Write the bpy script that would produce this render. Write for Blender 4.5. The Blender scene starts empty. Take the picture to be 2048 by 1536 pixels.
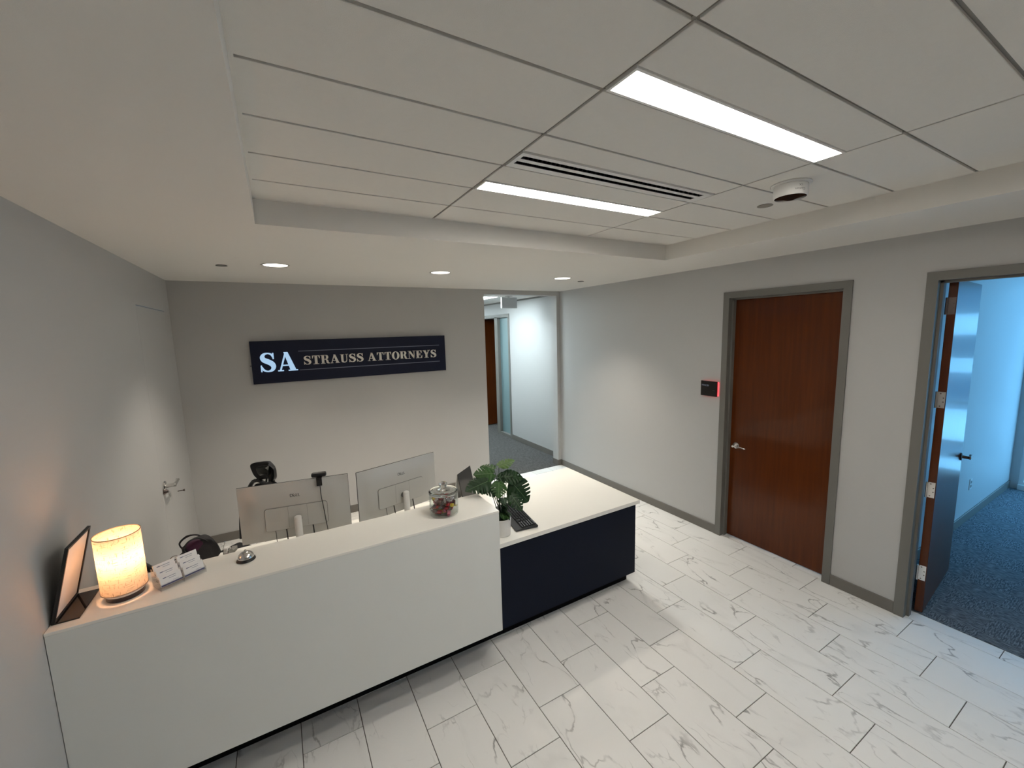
import bpy, bmesh, math, random
from mathutils import Vector, Matrix
random.seed(7)
sc = bpy.context.scene
col = sc.collection
PI = math.pi

# ------------------------------------------------------------------ camera, world, exposure
# axes: x = 0 at the right wall (negative to the left), y = 0 at the sign wall (negative towards us), z = 0 floor
CAM_R = ((0.8669879, -0.49758683, -0.02719043),
         (-0.08793265, -0.09904939, -0.99118972),
         (0.49050976, 0.86174043, -0.12962875))
CAM_C = (-3.81463, -5.15954, 2.16557)
cd = bpy.data.cameras.new('camera')
cam = bpy.data.objects.new('camera', cd)
col.objects.link(cam)
cd.sensor_fit = 'HORIZONTAL'
cd.sensor_width = 36.0
cd.lens = 817.208 / 2048 * 36.0
cd.clip_start = 0.02
m = Matrix.Identity(4)
for i in range(3):
    m[i][0] = CAM_R[0][i]
    m[i][1] = -CAM_R[1][i]
    m[i][2] = -CAM_R[2][i]
    m[i][3] = CAM_C[i]
cam.matrix_world = m
sc.camera = cam

world = bpy.data.worlds.new('sky')
sc.world = world
world.use_nodes = True
bgn = world.node_tree.nodes['Background']
bgn.inputs['Color'].default_value = (0.20, 0.56, 1.0, 1)
bgn.inputs['Strength'].default_value = 5.4

sc.view_settings.view_transform = 'Standard'
sc.view_settings.look = 'None'
sc.view_settings.gamma = 1.0
sc.view_settings.use_curve_mapping = False
sc.view_settings.exposure = 0.95
sc.cycles.use_denoising = True
sc.cycles.sample_clamp_indirect = 6.0
sc.cycles.max_bounces = 14
sc.cycles.diffuse_bounces = 12
sc.cycles.transparent_max_bounces = 12

PANEL_E = 17.0        # linear ceiling lights
DOWN_W = 62.0         # down lights (spot watts)
LAMP_E = 52.0         # table lamp bulb
CORR_E = 31.0         # corridor troffers
WARM = (1.0, 0.945, 0.86)
COOL = (0.80, 0.95, 1.0)

# ------------------------------------------------------------------ main dimensions
XL = -4.694           # left wall
ZS = 2.737            # soffit height
ZC = 2.862            # lay-in ceiling height
SX0, SX1, SYB = -3.857, -0.811, -2.645    # tray opening
YF = -8.0             # front wall, behind the camera
SYF = -7.3
CX0, CTX = -2.914, 1.2192                 # ceiling grid
CY0, CTY = -4.477, 0.3087
FX1, FW, FL = -2.383, 0.3003, 0.6087      # floor tiles
DY = -3.003           # front of the raised transaction box
NY = -2.840           # front of the base cabinets below and beside it
ZTOP, ZCT = 1.056, 0.737
ZBOX = 0.240          # underside of the floating white box
DXM, DXR = -2.706, -1.304

# ------------------------------------------------------------------ helpers
def mat(name, color, rough=0.5, metal=0.0, spec=0.5, coat=0.0, var=0.03, nscale=6.0, bump=0.0, bscale=120.0,
        emit=None, estr=0.0, trans=0.0, ior=1.45, alpha=1.0, sheen=0.0):
    m = bpy.data.materials.new(name)
    m.use_nodes = True
    nt = m.node_tree
    b = nt.nodes['Principled BSDF']
    b.inputs['Roughness'].default_value = rough
    b.inputs['Metallic'].default_value = metal
    b.inputs['Specular IOR Level'].default_value = spec
    b.inputs['Coat Weight'].default_value = coat
    b.inputs['Coat Roughness'].default_value = 0.06
    b.inputs['Transmission Weight'].default_value = trans
    b.inputs['IOR'].default_value = ior
    b.inputs['Alpha'].default_value = alpha
    b.inputs['Base Color'].default_value = (*color, 1)
    tc = nt.nodes.new('ShaderNodeTexCoord')
    if var > 0:
        n = nt.nodes.new('ShaderNodeTexNoise')
        n.inputs['Scale'].default_value = nscale
        n.inputs['Detail'].default_value = 4
        nt.links.new(tc.outputs['Object'], n.inputs['Vector'])
        r = nt.nodes.new('ShaderNodeMixRGB')
        r.inputs[1].default_value = (*[c * (1 - var) for c in color], 1)
        r.inputs[2].default_value = (*[min(1, c * (1 + var)) for c in color], 1)
        nt.links.new(n.outputs['Fac'], r.inputs[0])
        nt.links.new(r.outputs[0], b.inputs['Base Color'])
    if bump > 0:
        n2 = nt.nodes.new('ShaderNodeTexNoise')
        n2.inputs['Scale'].default_value = bscale
        n2.inputs['Detail'].default_value = 3
        nt.links.new(tc.outputs['Object'], n2.inputs['Vector'])
        bp = nt.nodes.new('ShaderNodeBump')
        bp.inputs['Strength'].default_value = bump
        bp.inputs['Distance'].default_value = 0.003
        nt.links.new(n2.outputs['Fac'], bp.inputs['Height'])
        nt.links.new(bp.outputs[0], b.inputs['Normal'])
    if emit:
        b.inputs['Emission Color'].default_value = (*emit, 1)
        b.inputs['Emission Strength'].default_value = estr
    return m


def emission(name, color, strength):
    m = bpy.data.materials.new(name)
    m.use_nodes = True
    nt = m.node_tree
    nt.nodes.clear()
    o = nt.nodes.new('ShaderNodeOutputMaterial')
    e = nt.nodes.new('ShaderNodeEmission')
    e.inputs[0].default_value = (*color, 1)
    e.inputs[1].default_value = strength
    nt.links.new(e.outputs[0], o.inputs[0])
    return m


def box(bm, x0, x1, y0, y1, z0, z1, bev=0.0, seg=1, mx=None):
    r = bmesh.ops.create_cube(bm, size=1.0)
    vs = r['verts']
    for v in vs:
        v.co = Vector((x0 + (v.co.x + .5) * (x1 - x0), y0 + (v.co.y + .5) * (y1 - y0), z0 + (v.co.z + .5) * (z1 - z0)))
    if bev > 0:
        es = list({e for v in vs for e in v.link_edges})
        rr = bmesh.ops.bevel(bm, geom=es, offset=bev, segments=seg, affect='EDGES', profile=0.5)
        vs = list({v for f in rr['faces'] for v in f.verts} | {v for v in vs if v.is_valid})
    if mx is not None:
        for v in vs:
            v.co = mx @ v.co
    return vs


def cyl(bm, c, r, h, seg=32, r2=None, axis='Z', bev=0.0):
    """cylinder from c (base centre) along axis"""
    r2 = r if r2 is None else r2
    prof = [(0, 0), (r, 0), (r2, h), (0, h)]
    if bev:
        prof = [(0, 0), (r - bev, 0), (r, bev), (r2, h - bev), (r2 - bev, h), (0, h)]
    return lathe(bm, c, prof, seg, axis)


def lathe(bm, c, prof, seg=32, axis='Z', closed=False):
    rings = []
    for (r, z) in prof:
        if r <= 1e-9:
            rings.append([bm.verts.new((0, 0, z))])
        else:
            rings.append([bm.verts.new((r * math.cos(2 * PI * i / seg), r * math.sin(2 * PI * i / seg), z)) for i in range(seg)])
    pairs = list(zip(rings[:-1], rings[1:]))
    if closed:
        pairs.append((rings[-1], rings[0]))
    for a, b in pairs:
        for i in range(seg):
            j = (i + 1) % seg
            if len(a) == 1 and len(b) == 1:
                continue
            if len(a) == 1:
                bm.faces.new((a[0], b[j], b[i]))
            elif len(b) == 1:
                bm.faces.new((a[i], a[j], b[0]))
            else:
                bm.faces.new((a[i], a[j], b[j], b[i]))
    vs = [v for r in rings for v in r]
    if axis == 'X':
        R = Matrix.Rotation(PI / 2, 3, 'Y')
    elif axis == 'Y':
        R = Matrix.Rotation(-PI / 2, 3, 'X')
    else:
        R = Matrix.Identity(3)
    for v in vs:
        v.co = R @ v.co + Vector(c)
    return vs


def smooth_path(pts, n=6):
    P = [Vector(p) for p in pts]
    out = []
    for i in range(len(P) - 1):
        p0, p1, p2, p3 = P[max(i - 1, 0)], P[i], P[i + 1], P[min(i + 2, len(P) - 1)]
        for k in range(n):
            t = k / n
            out.append(0.5 * ((2 * p1) + (p2 - p0) * t + (2 * p0 - 5 * p1 + 4 * p2 - p3) * t * t + (3 * p1 - p0 - 3 * p2 + p3) * t ** 3))
    out.append(P[-1])
    return out


def tube(bm, pts, r, seg=8, n=6, r_end=None, flat=1.0):
    P = smooth_path(pts, n) if n > 1 else [Vector(p) for p in pts]
    rings = []
    up = Vector((0.13, 0.21, 1)).normalized()
    for i, p in enumerate(P):
        d = (P[min(i + 1, len(P) - 1)] - P[max(i - 1, 0)]).normalized()
        if abs(d.dot(up)) > 0.97:
            up = Vector((1, 0.2, 0.1)).normalized()
        a = d.cross(up).normalized()
        b = d.cross(a).normalized()
        rr = r if r_end is None else r + (r_end - r) * i / (len(P) - 1)
        rings.append([bm.verts.new(p + a * rr * math.cos(2 * PI * k / seg) + b * rr * flat * math.sin(2 * PI * k / seg)) for k in range(seg)])
    for A, B in zip(rings[:-1], rings[1:]):
        for k in range(seg):
            j = (k + 1) % seg
            bm.faces.new((A[k], B[k], B[j], A[j]))
    bm.faces.new(rings[0])
    bm.faces.new(list(reversed(rings[-1])))
    return [v for r_ in rings for v in r_]


def prism(bm, poly, d0, d1, mx=None):
    """2-D polygon (x, z) extruded along y from d0 to d1"""
    a = [bm.verts.new((x, d0, z)) for x, z in poly]
    b = [bm.verts.new((x, d1, z)) for x, z in poly]
    bm.faces.new(a)
    bm.faces.new(list(reversed(b)))
    n = len(poly)
    for i in range(n):
        j = (i + 1) % n
        bm.faces.new((a[j], a[i], b[i], b[j]))
    if mx is not None:
        for v in a + b:
            v.co = mx @ v.co
    return a + b


def BM():
    return bmesh.new()


def obj(name, bm, material, parent=None, smooth=False, recalc=True):
    me = bpy.data.meshes.new(name)
    if recalc:
        bmesh.ops.recalc_face_normals(bm, faces=bm.faces[:])
    bm.to_mesh(me)
    bm.free()
    if smooth:
        for p in me.polygons:
            p.use_smooth = True
        try:
            me.set_sharp_from_angle(angle=math.radians(35))
        except Exception:
            pass
    if material:
        me.materials.append(material)
    o = bpy.data.objects.new(name, me)
    col.objects.link(o)
    if parent:
        o.parent = parent
    return o


def tag(o, label=None, cat=None, group=None, kind=None):
    if label:
        o['label'] = label
    if cat:
        o['category'] = cat
    if group:
        o['group'] = group
    if kind:
        o['kind'] = kind
    return o


def thing(name, label, cat, loc=(0, 0, 0), rz=0.0, group=None, kind=None, rot=None):
    o = bpy.data.objects.new(name, None)
    o.empty_display_size = 0.05
    col.objects.link(o)
    o.location = loc
    o.rotation_euler = rot if rot else (0, 0, rz)
    return tag(o, label, cat, group, kind)


def struct(name, bm, material, label=None, parent=None):
    o = obj(name, bm, material, parent)
    if parent is None:
        o['kind'] = 'structure'
        if label:
            o['label'] = label
    return o


def text_mesh(name, s, size, material, parent, mx, depth=0.0008, spacing=1.0, align='LEFT'):
    cu = bpy.data.curves.new(name, 'FONT')
    cu.body = s
    cu.size = size
    cu.extrude = depth
    cu.space_character = spacing
    cu.align_x = align
    cu.resolution_u = 3
    t = bpy.data.objects.new(name + '_curve', cu)
    col.objects.link(t)
    dg = bpy.context.evaluated_depsgraph_get()
    me = bpy.data.meshes.new_from_object(t.evaluated_get(dg))
    bpy.data.objects.remove(t)
    bpy.data.curves.remove(cu)
    me.name = name
    me.materials.clear()
    me.materials.append(material)
    me.transform(mx)
    o = bpy.data.objects.new(name, me)
    col.objects.link(o)
    o.parent = parent
    return o


def copy_tree(o, parent=None):
    c = o.copy()
    col.objects.link(c)
    if parent:
        c.parent = parent
    for ch in list(o.children):
        copy_tree(ch, c)
    return c


# ------------------------------------------------------------------ materials
M = {}
M['wall'] = mat('wall_paint', (0.47, 0.468, 0.462), 0.55, var=0.012, nscale=2, bump=0.10, bscale=260, spec=0.3)
M['soffit'] = mat('soffit_paint', (0.72, 0.70, 0.665), 0.8, var=0.012, nscale=2, bump=0.06, bscale=300, spec=0.2)
M['ctile'] = mat('ceiling_tile_board', (0.73, 0.71, 0.675), 0.95, var=0.02, nscale=40, bump=0.25, bscale=500, spec=0.1)
M['tbar'] = mat('grid_enamel', (0.24, 0.22, 0.19), 0.6, var=0.02)
M['wtrim'] = mat('white_enamel', (0.74, 0.73, 0.71), 0.4, var=0.01)
M['taupe'] = mat('taupe_trim', (0.160, 0.155, 0.140), 0.45, var=0.03)
M['rubber'] = mat('taupe_rubber_base', (0.150, 0.140, 0.125), 0.5, var=0.03)
M['grout'] = mat('grey_grout', (0.13, 0.12, 0.105), 0.9, var=0.05)
M['solid'] = mat('white_solid_surface', (0.82, 0.805, 0.755), 0.22, var=0.006, spec=0.45)
M['laminate'] = mat('white_laminate_panel', (0.70, 0.71, 0.685), 0.42, var=0.006, spec=0.4)
M['navy'] = mat('navy_laminate', (0.0065, 0.0095, 0.020), 0.5, var=0.05, spec=0.12)
M['black'] = mat('black_plastic', (0.012, 0.012, 0.013), 0.38, var=0.05)
M['gloss_black'] = mat('gloss_black', (0.010, 0.009, 0.009), 0.06, var=0.0)
M['toe'] = mat('black_toe_kick', (0.005, 0.005, 0.006), 0.8, var=0.03, spec=0.1)
M['chrome'] = mat('satin_chrome', (0.72, 0.71, 0.69), 0.18, metal=1.0, var=0.02)
M['steel'] = mat('brushed_steel', (0.62, 0.60, 0.57), 0.32, metal=1.0, var=0.05, nscale=30)
M['darksteel'] = mat('dark_bronze', (0.16, 0.13, 0.12), 0.3, metal=1.0, var=0.05)
M['silver'] = mat('silver_plastic', (0.50, 0.495, 0.475), 0.42, metal=0.15, var=0.015)
M['silver_dark'] = mat('silver_plastic_groove', (0.20, 0.195, 0.18), 0.6, var=0.02)
M['ink'] = mat('grey_ink', (0.10, 0.10, 0.10), 0.6, var=0.0)
M['paper'] = mat('white_paper', (0.82, 0.81, 0.80), 0.7, var=0.01)
M['pageink'] = mat('blue_grey_ink', (0.16, 0.18, 0.26), 0.7, var=0.0)
M['blueband'] = mat('blue_band_ink', (0.06, 0.07, 0.18), 0.6, var=0.0)
M['pot'] = mat('white_ceramic', (0.70, 0.69, 0.66), 0.35, var=0.01)
M['soil'] = mat('potting_soil', (0.03, 0.022, 0.015), 0.95, var=0.4, nscale=60, bump=0.6, bscale=150)
M['stem'] = mat('green_stem', (0.022, 0.05, 0.022), 0.5, var=0.2)
M['page_screen'] = mat('dark_screen', (0.02, 0.02, 0.022), 0.12, var=0.0)
M['carpet_grey'] = None
M['fabric_black'] = mat('black_mesh_fabric', (0.014, 0.014, 0.016), 0.8, var=0.2, nscale=300, bump=0.5, bscale=900)
M['pad'] = mat('dark_grey_pad', (0.045, 0.045, 0.042), 0.6, var=0.05)
M['frame_black'] = mat('black_nylon', (0.016, 0.016, 0.018), 0.4, var=0.05)
M['bag'] = mat('black_nylon_bag', (0.012, 0.011, 0.014), 0.7, var=0.2, nscale=40, bump=0.4, bscale=200)
M['purple'] = mat('purple_fabric', (0.045, 0.008, 0.032), 0.75, var=0.25, nscale=60, bump=0.3)
M['letter'] = mat('white_acrylic_letter', (0.74, 0.71, 0.65), 0.4, var=0.0)
M['letter_lit'] = emission('lit_letter', (0.50, 0.74, 1.0), 0.42)
M['line'] = mat('grey_line', (0.16, 0.18, 0.24), 0.5, var=0.0)
M['signnavy'] = mat('navy_sign_face', (0.006, 0.009, 0.027), 0.45, var=0.05, spec=0.3)
M['outlet'] = mat('ivory_outlet', (0.6, 0.6, 0.58), 0.4, var=0.0)
M['glass'] = mat('clear_glass', (0.97, 0.985, 0.975), 0.0, trans=1.0, ior=1.48, var=0.0)
M['facade'] = mat('pale_facade', (0.55, 0.53, 0.50), 0.8, var=0.08, nscale=1.5)
M['facade_dark'] = mat('facade_glazing', (0.06, 0.08, 0.10), 0.1, var=0.1, nscale=0.6)
M['exitbox'] = mat('grey_sign_back', (0.40, 0.40, 0.385), 0.55, var=0.01)


def window_glass(name='window_glass', tint=(0.88, 0.94, 0.95), ior=1.45):
    m = bpy.data.materials.new(name)
    m.use_nodes = True
    nt = m.node_tree
    nt.nodes.clear()
    o = nt.nodes.new('ShaderNodeOutputMaterial')
    t = nt.nodes.new('ShaderNodeBsdfTransparent')
    t.inputs[0].default_value = (*tint, 1)
    g = nt.nodes.new('ShaderNodeBsdfGlossy')
    g.inputs['Roughness'].default_value = 0.01
    f = nt.nodes.new('ShaderNodeLayerWeight')
    f.inputs[0].default_value = 0.5
    pw = nt.nodes.new('ShaderNodeMath')
    pw.operation = 'POWER'
    pw.inputs[1].default_value = 4.0
    ma = nt.nodes.new('ShaderNodeMath')
    ma.operation = 'MULTIPLY_ADD'
    ma.inputs[1].default_value = 0.75
    ma.inputs[2].default_value = ((ior - 1) / (ior + 1)) ** 2
    nt.links.new(f.outputs['Facing'], pw.inputs[0])
    nt.links.new(pw.outputs[0], ma.inputs[0])
    x = nt.nodes.new('ShaderNodeMixShader')
    nt.links.new(ma.outputs[0], x.inputs[0])
    nt.links.new(t.outputs[0], x.inputs[1])
    nt.links.new(g.outputs[0], x.inputs[2])
    nt.links.new(x.outputs[0], o.inputs[0])
    return m


M['wglass'] = window_glass()
M['jar'] = window_glass('thin_jar_glass', (0.93, 0.95, 0.945), 1.5)
M['acrylic'] = window_glass('thin_acrylic', (0.94, 0.945, 0.955), 1.5)


def frosted():
    m = bpy.data.materials.new('frosted_film_glass')
    m.use_nodes = True
    nt = m.node_tree
    b = nt.nodes['Principled BSDF']
    b.inputs['Base Color'].default_value = (0.17, 0.26, 0.275, 1)
    b.inputs['Roughness'].default_value = 0.35
    n = nt.nodes.new('ShaderNodeTexNoise')
    n.inputs['Scale'].default_value = 400
    bp = nt.nodes.new('ShaderNodeBump')
    bp.inputs['Strength'].default_value = 0.05
    nt.links.new(n.outputs['Fac'], bp.inputs['Height'])
    nt.links.new(bp.outputs[0], b.inputs['Normal'])
    return m


M['frost'] = frosted()


def marble():
    m = bpy.data.materials.new('marble_look_porcelain')
    m.use_nodes = True
    nt = m.node_tree
    L = nt.links
    b = nt.nodes['Principled BSDF']
    b.inputs['Roughness'].default_value = 0.42
    b.inputs['Specular IOR Level'].default_value = 0.35
    tc = nt.nodes.new('ShaderNodeTexCoord')
    oi = nt.nodes.new('ShaderNodeObjectInfo')
    mul = nt.nodes.new('ShaderNodeMath')
    mul.operation = 'MULTIPLY'
    mul.inputs[1].default_value = 57.0
    L.new(oi.outputs['Random'], mul.inputs[0])
    comb = nt.nodes.new('ShaderNodeCombineXYZ')
    for i in range(3):
        L.new(mul.outputs[0], comb.inputs[i])
    add = nt.nodes.new('ShaderNodeVectorMath')
    add.operation = 'ADD'
    L.new(tc.outputs['Object'], add.inputs[0])
    L.new(comb.outputs[0], add.inputs[1])
    # stretch along a diagonal so the veins run roughly along the tile
    mp = nt.nodes.new('ShaderNodeMapping')
    mp.inputs['Rotation'].default_value = (0, 0, math.radians(17))
    mp.inputs['Scale'].default_value = (1.0, 0.40, 0.0)
    L.new(add.outputs[0], mp.inputs['Vector'])
    warp = nt.nodes.new('ShaderNodeTexNoise')
    warp.inputs['Scale'].default_value = 5.0
    warp.inputs['Detail'].default_value = 5
    L.new(mp.outputs[0], warp.inputs['Vector'])
    wsub = nt.nodes.new('ShaderNodeVectorMath')
    wsub.operation = 'SUBTRACT'
    wsub.inputs[1].default_value = (0.5, 0.5, 0.5)
    L.new(warp.outputs['Color'], wsub.inputs[0])
    wsc = nt.nodes.new('ShaderNodeVectorMath')
    wsc.operation = 'SCALE'
    wsc.inputs['Scale'].default_value = 0.30
    L.new(wsub.outputs[0], wsc.inputs[0])
    wadd = nt.nodes.new('ShaderNodeVectorMath')
    wadd.operation = 'ADD'
    L.new(mp.outputs[0], wadd.inputs[0])
    L.new(wsc.outputs[0], wadd.inputs[1])

    def vein(scale, width, mscale, mlo, mhi):
        n = nt.nodes.new('ShaderNodeTexVoronoi')
        n.feature = 'DISTANCE_TO_EDGE'
        n.inputs['Scale'].default_value = scale
        L.new(wadd.outputs[0], n.inputs['Vector'])
        r = nt.nodes.new('ShaderNodeMapRange')
        r.interpolation_type = 'SMOOTHSTEP'
        r.inputs['From Min'].default_value = 0.0
        r.inputs['From Max'].default_value = width
        r.inputs['To Min'].default_value = 1.0
        r.inputs['To Max'].default_value = 0.0
        L.new(n.outputs['Distance'], r.inputs[0])
        n2 = nt.nodes.new('ShaderNodeTexNoise')
        n2.inputs['Scale'].default_value = mscale
        n2.inputs['Detail'].default_value = 2
        L.new(add.outputs[0], n2.inputs['Vector'])
        r2 = nt.nodes.new('ShaderNodeMapRange')
        r2.inputs['From Min'].default_value = mlo
        r2.inputs['From Max'].default_value = mhi
        L.new(n2.outputs['Fac'], r2.inputs[0])
        p = nt.nodes.new('ShaderNodeMath')
        p.operation = 'MULTIPLY'
        L.new(r.outputs[0], p.inputs[0])
        L.new(r2.outputs[0], p.inputs[1])
        return p
    v1 = vein(3.0, 0.020, 5.0, 0.46, 0.66)
    v2 = vein(5.5, 0.022, 6.0, 0.50, 0.72)
    v3 = vein(3.0, 0.10, 4.0, 0.45, 0.75)
    w2 = nt.nodes.new('ShaderNodeMath')
    w2.operation = 'MULTIPLY'
    w2.inputs[1].default_value = 0.55
    L.new(v2.outputs[0], w2.inputs[0])
    w3 = nt.nodes.new('ShaderNodeMath')
    w3.operation = 'MULTIPLY'
    w3.inputs[1].default_value = 0.16
    L.new(v3.outputs[0], w3.inputs[0])
    mx = nt.nodes.new('ShaderNodeMath')
    mx.operation = 'MAXIMUM'
    L.new(v1.outputs[0], mx.inputs[0])
    L.new(w2.outputs[0], mx.inputs[1])
    mx2 = nt.nodes.new('ShaderNodeMath')
    mx2.operation = 'MAXIMUM'
    L.new(mx.outputs[0], mx2.inputs[0])
    L.new(w3.outputs[0], mx2.inputs[1])
    cr = nt.nodes.new('ShaderNodeMixRGB')
    cr.inputs[1].default_value = (0.82, 0.81, 0.79, 1)
    cr.inputs[2].default_value = (0.33, 0.32, 0.31, 1)
    L.new(mx2.outputs[0], cr.inputs[0])
    L.new(cr.outputs[0], b.inputs['Base Color'])
    return m


M['marble'] = marble()


def wood():
    m = bpy.data.materials.new('cherry_veneer')
    m.use_nodes = True
    nt = m.node_tree
    L = nt.links
    b = nt.nodes['Principled BSDF']
    b.inputs['Roughness'].default_value = 0.30
    b.inputs['Coat Weight'].default_value = 0.22
    b.inputs['Coat Roughness'].default_value = 0.09
    b.inputs['Specular IOR Level'].default_value = 0.25
    tc = nt.nodes.new('ShaderNodeTexCoord')
    mp = nt.nodes.new('ShaderNodeMapping')
    mp.inputs['Scale'].default_value = (14, 14, 0.7)
    L.new(tc.outputs['Object'], mp.inputs['Vector'])
    n = nt.nodes.new('ShaderNodeTexNoise')
    n.inputs['Scale'].default_value = 3.0
    n.inputs['Detail'].default_value = 6
    L.new(mp.outputs[0], n.inputs['Vector'])
    n2 = nt.nodes.new('ShaderNodeTexNoise')
    n2.inputs['Scale'].default_value = 0.9
    L.new(tc.outputs['Object'], n2.inputs['Vector'])
    ad = nt.nodes.new('ShaderNodeMath')
    ad.operation = 'ADD'
    L.new(n.outputs['Fac'], ad.inputs[0])
    L.new(n2.outputs['Fac'], ad.inputs[1])
    cr = nt.nodes.new('ShaderNodeValToRGB')
    cr.color_ramp.elements[0].position = 0.35
    cr.color_ramp.elements[0].color = (0.068, 0.014, 0.0018, 1)
    cr.color_ramp.elements[1].position = 0.70
    cr.color_ramp.elements[1].color = (0.115, 0.027, 0.0035, 1)
    h = nt.nodes.new('ShaderNodeMath')
    h.operation = 'MULTIPLY'
    h.inputs[1].default_value = 0.5
    L.new(ad.outputs[0], h.inputs[0])
    L.new(h.outputs[0], cr.inputs[0])
    L.new(cr.outputs[0], b.inputs['Base Color'])
    return m


M['wood'] = wood()


def carpet(name, dark, light, scale):
    m = bpy.data.materials.new(name)
    m.use_nodes = True
    nt = m.node_tree
    L = nt.links
    b = nt.nodes['Principled BSDF']
    b.inputs['Roughness'].default_value = 0.95
    b.inputs['Specular IOR Level'].default_value = 0.1
    tc = nt.nodes.new('ShaderNodeTexCoord')

    def stretched(sx, sy):
        mp = nt.nodes.new('ShaderNodeMapping')
        mp.inputs['Scale'].default_value = (sx, sy, 20)
        L.new(tc.outputs['Object'], mp.inputs['Vector'])
        n = nt.nodes.new('ShaderNodeTexNoise')
        n.inputs['Scale'].default_value = scale
        n.inputs['Detail'].default_value = 3
        L.new(mp.outputs[0], n.inputs['Vector'])
        return n
    a, c = stretched(16, 95), stretched(95, 16)
    ck = nt.nodes.new('ShaderNodeTexChecker')
    ck.inputs['Scale'].default_value = 4.0
    L.new(tc.outputs['Object'], ck.inputs['Vector'])
    mixn = nt.nodes.new('ShaderNodeMixRGB')
    L.new(ck.outputs['Fac'], mixn.inputs[0])
    L.new(a.outputs['Fac'], mixn.inputs[1])
    L.new(c.outputs['Fac'], mixn.inputs[2])
    cr = nt.nodes.new('ShaderNodeValToRGB')
    cr.color_ramp.elements[0].position = 0.40
    cr.color_ramp.elements[0].color = (*dark, 1)
    cr.color_ramp.elements[1].position = 0.66
    cr.color_ramp.elements[1].color = (*light, 1)
    L.new(mixn.outputs[0], cr.inputs[0])
    L.new(cr.outputs[0], b.inputs['Base Color'])
    bp = nt.nodes.new('ShaderNodeBump')
    bp.inputs['Strength'].default_value = 0.5
    bp.inputs['Distance'].default_value = 0.004
    L.new(mixn.outputs[0], bp.inputs['Height'])
    L.new(bp.outputs[0], b.inputs['Normal'])
    return m


M['carpet_office'] = carpet('blue_grey_carpet', (0.07, 0.082, 0.096), (0.22, 0.245, 0.27), 1.6)
M['carpet_grey'] = carpet('grey_carpet', (0.062, 0.060, 0.058), (0.115, 0.112, 0.108), 1.0)


def leafmat(name, c0, c1):
    m = bpy.data.materials.new(name)
    m.use_nodes = True
    nt = m.node_tree
    L = nt.links
    b = nt.nodes['Principled BSDF']
    b.inputs['Roughness'].default_value = 0.42
    b.inputs['Specular IOR Level'].default_value = 0.22
    tc = nt.nodes.new('ShaderNodeTexCoord')
    n = nt.nodes.new('ShaderNodeTexNoise')
    n.inputs['Scale'].default_value = 24
    n.inputs['Detail'].default_value = 3
    L.new(tc.outputs['Object'], n.inputs['Vector'])
    x = nt.nodes.new('ShaderNodeMixRGB')
    x.inputs[1].default_value = (*c0, 1)
    x.inputs[2].default_value = (*c1, 1)
    L.new(n.outputs['Fac'], x.inputs[0])
    L.new(x.outputs[0], b.inputs['Base Color'])
    return m


M['leaf'] = leafmat('monstera_leaf', (0.007, 0.021, 0.008), (0.020, 0.052, 0.018))
M['leaf_mid'] = leafmat('monstera_leaf_mid', (0.015, 0.050, 0.009), (0.034, 0.092, 0.020))
M['leaf_pale'] = leafmat('monstera_leaf_pale', (0.07, 0.13, 0.04), (0.11, 0.18, 0.06))
M['vein'] = mat('leaf_midrib', (0.12, 0.20, 0.09), 0.4, var=0.1)


def linen():
    m = bpy.data.materials.new('linen_lampshade')
    m.use_nodes = True
    nt = m.node_tree
    L = nt.links
    nt.nodes.clear()
    o = nt.nodes.new('ShaderNodeOutputMaterial')
    tc = nt.nodes.new('ShaderNodeTexCoord')

    def streak(sx, sy, sz):
        mp = nt.nodes.new('ShaderNodeMapping')
        mp.inputs['Scale'].default_value = (sx, sy, sz)
        L.new(tc.outputs['UV'], mp.inputs['Vector'])
        n = nt.nodes.new('ShaderNodeTexNoise')
        n.inputs['Scale'].default_value = 1.0
        n.inputs['Detail'].default_value = 2
        L.new(mp.outputs[0], n.inputs['Vector'])
        r = nt.nodes.new('ShaderNodeMapRange')
        r.inputs['From Min'].default_value = 0.60
        r.inputs['From Max'].default_value = 0.70
        L.new(n.outputs['Fac'], r.inputs[0])
        return r
    a, c = streak(130, 9, 1), streak(14, 90, 1)
    mx = nt.nodes.new('ShaderNodeMath')
    mx.operation = 'MAXIMUM'
    L.new(a.outputs[0], mx.inputs[0])
    L.new(c.outputs[0], mx.inputs[1])
    cr = nt.nodes.new('ShaderNodeMixRGB')
    cr.inputs[1].default_value = (0.80, 0.70, 0.56, 1)
    cr.inputs[2].default_value = (0.36, 0.25, 0.14, 1)
    L.new(mx.outputs[0], cr.inputs[0])
    d = nt.nodes.new('ShaderNodeBsdfDiffuse')
    t = nt.nodes.new('ShaderNodeBsdfTranslucent')
    L.new(cr.outputs[0], d.inputs[0])
    L.new(cr.outputs[0], t.inputs[0])
    ms = nt.nodes.new('ShaderNodeMixShader')
    ms.inputs[0].default_value = 0.42
    L.new(d.outputs[0], ms.inputs[1])
    L.new(t.outputs[0], ms.inputs[2])
    L.new(ms.outputs[0], o.inputs[0])
    return m


M['linen'] = linen()
M['panel_lit'] = emission('light_panel', WARM, PANEL_E)
M['can_lit'] = emission('downlight_lens', (1.0, 0.93, 0.82), 3.2)
M['corr_lit'] = emission('corridor_panel', COOL, CORR_E)
M['red_led'] = emission('red_led', (1.0, 0.06, 0.07), 1.6)
M['screen_text'] = emission('screen_text', (0.55, 0.6, 0.7), 0.12)
M['bulb'] = emission('warm_bulb', (1.0, 0.50, 0.25), LAMP_E)

# ------------------------------------------------------------------ room shell
# floor slab (grout bed) with every porcelain tile a piece of its own
bm = BM()
box(bm, XL - .1, 0.15, YF, 0.0, -0.10, -0.004)
floor = struct('floor', bm, M['grout'], 'white marble-look tile floor in staggered long tiles')
tile_cache = {}


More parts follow.
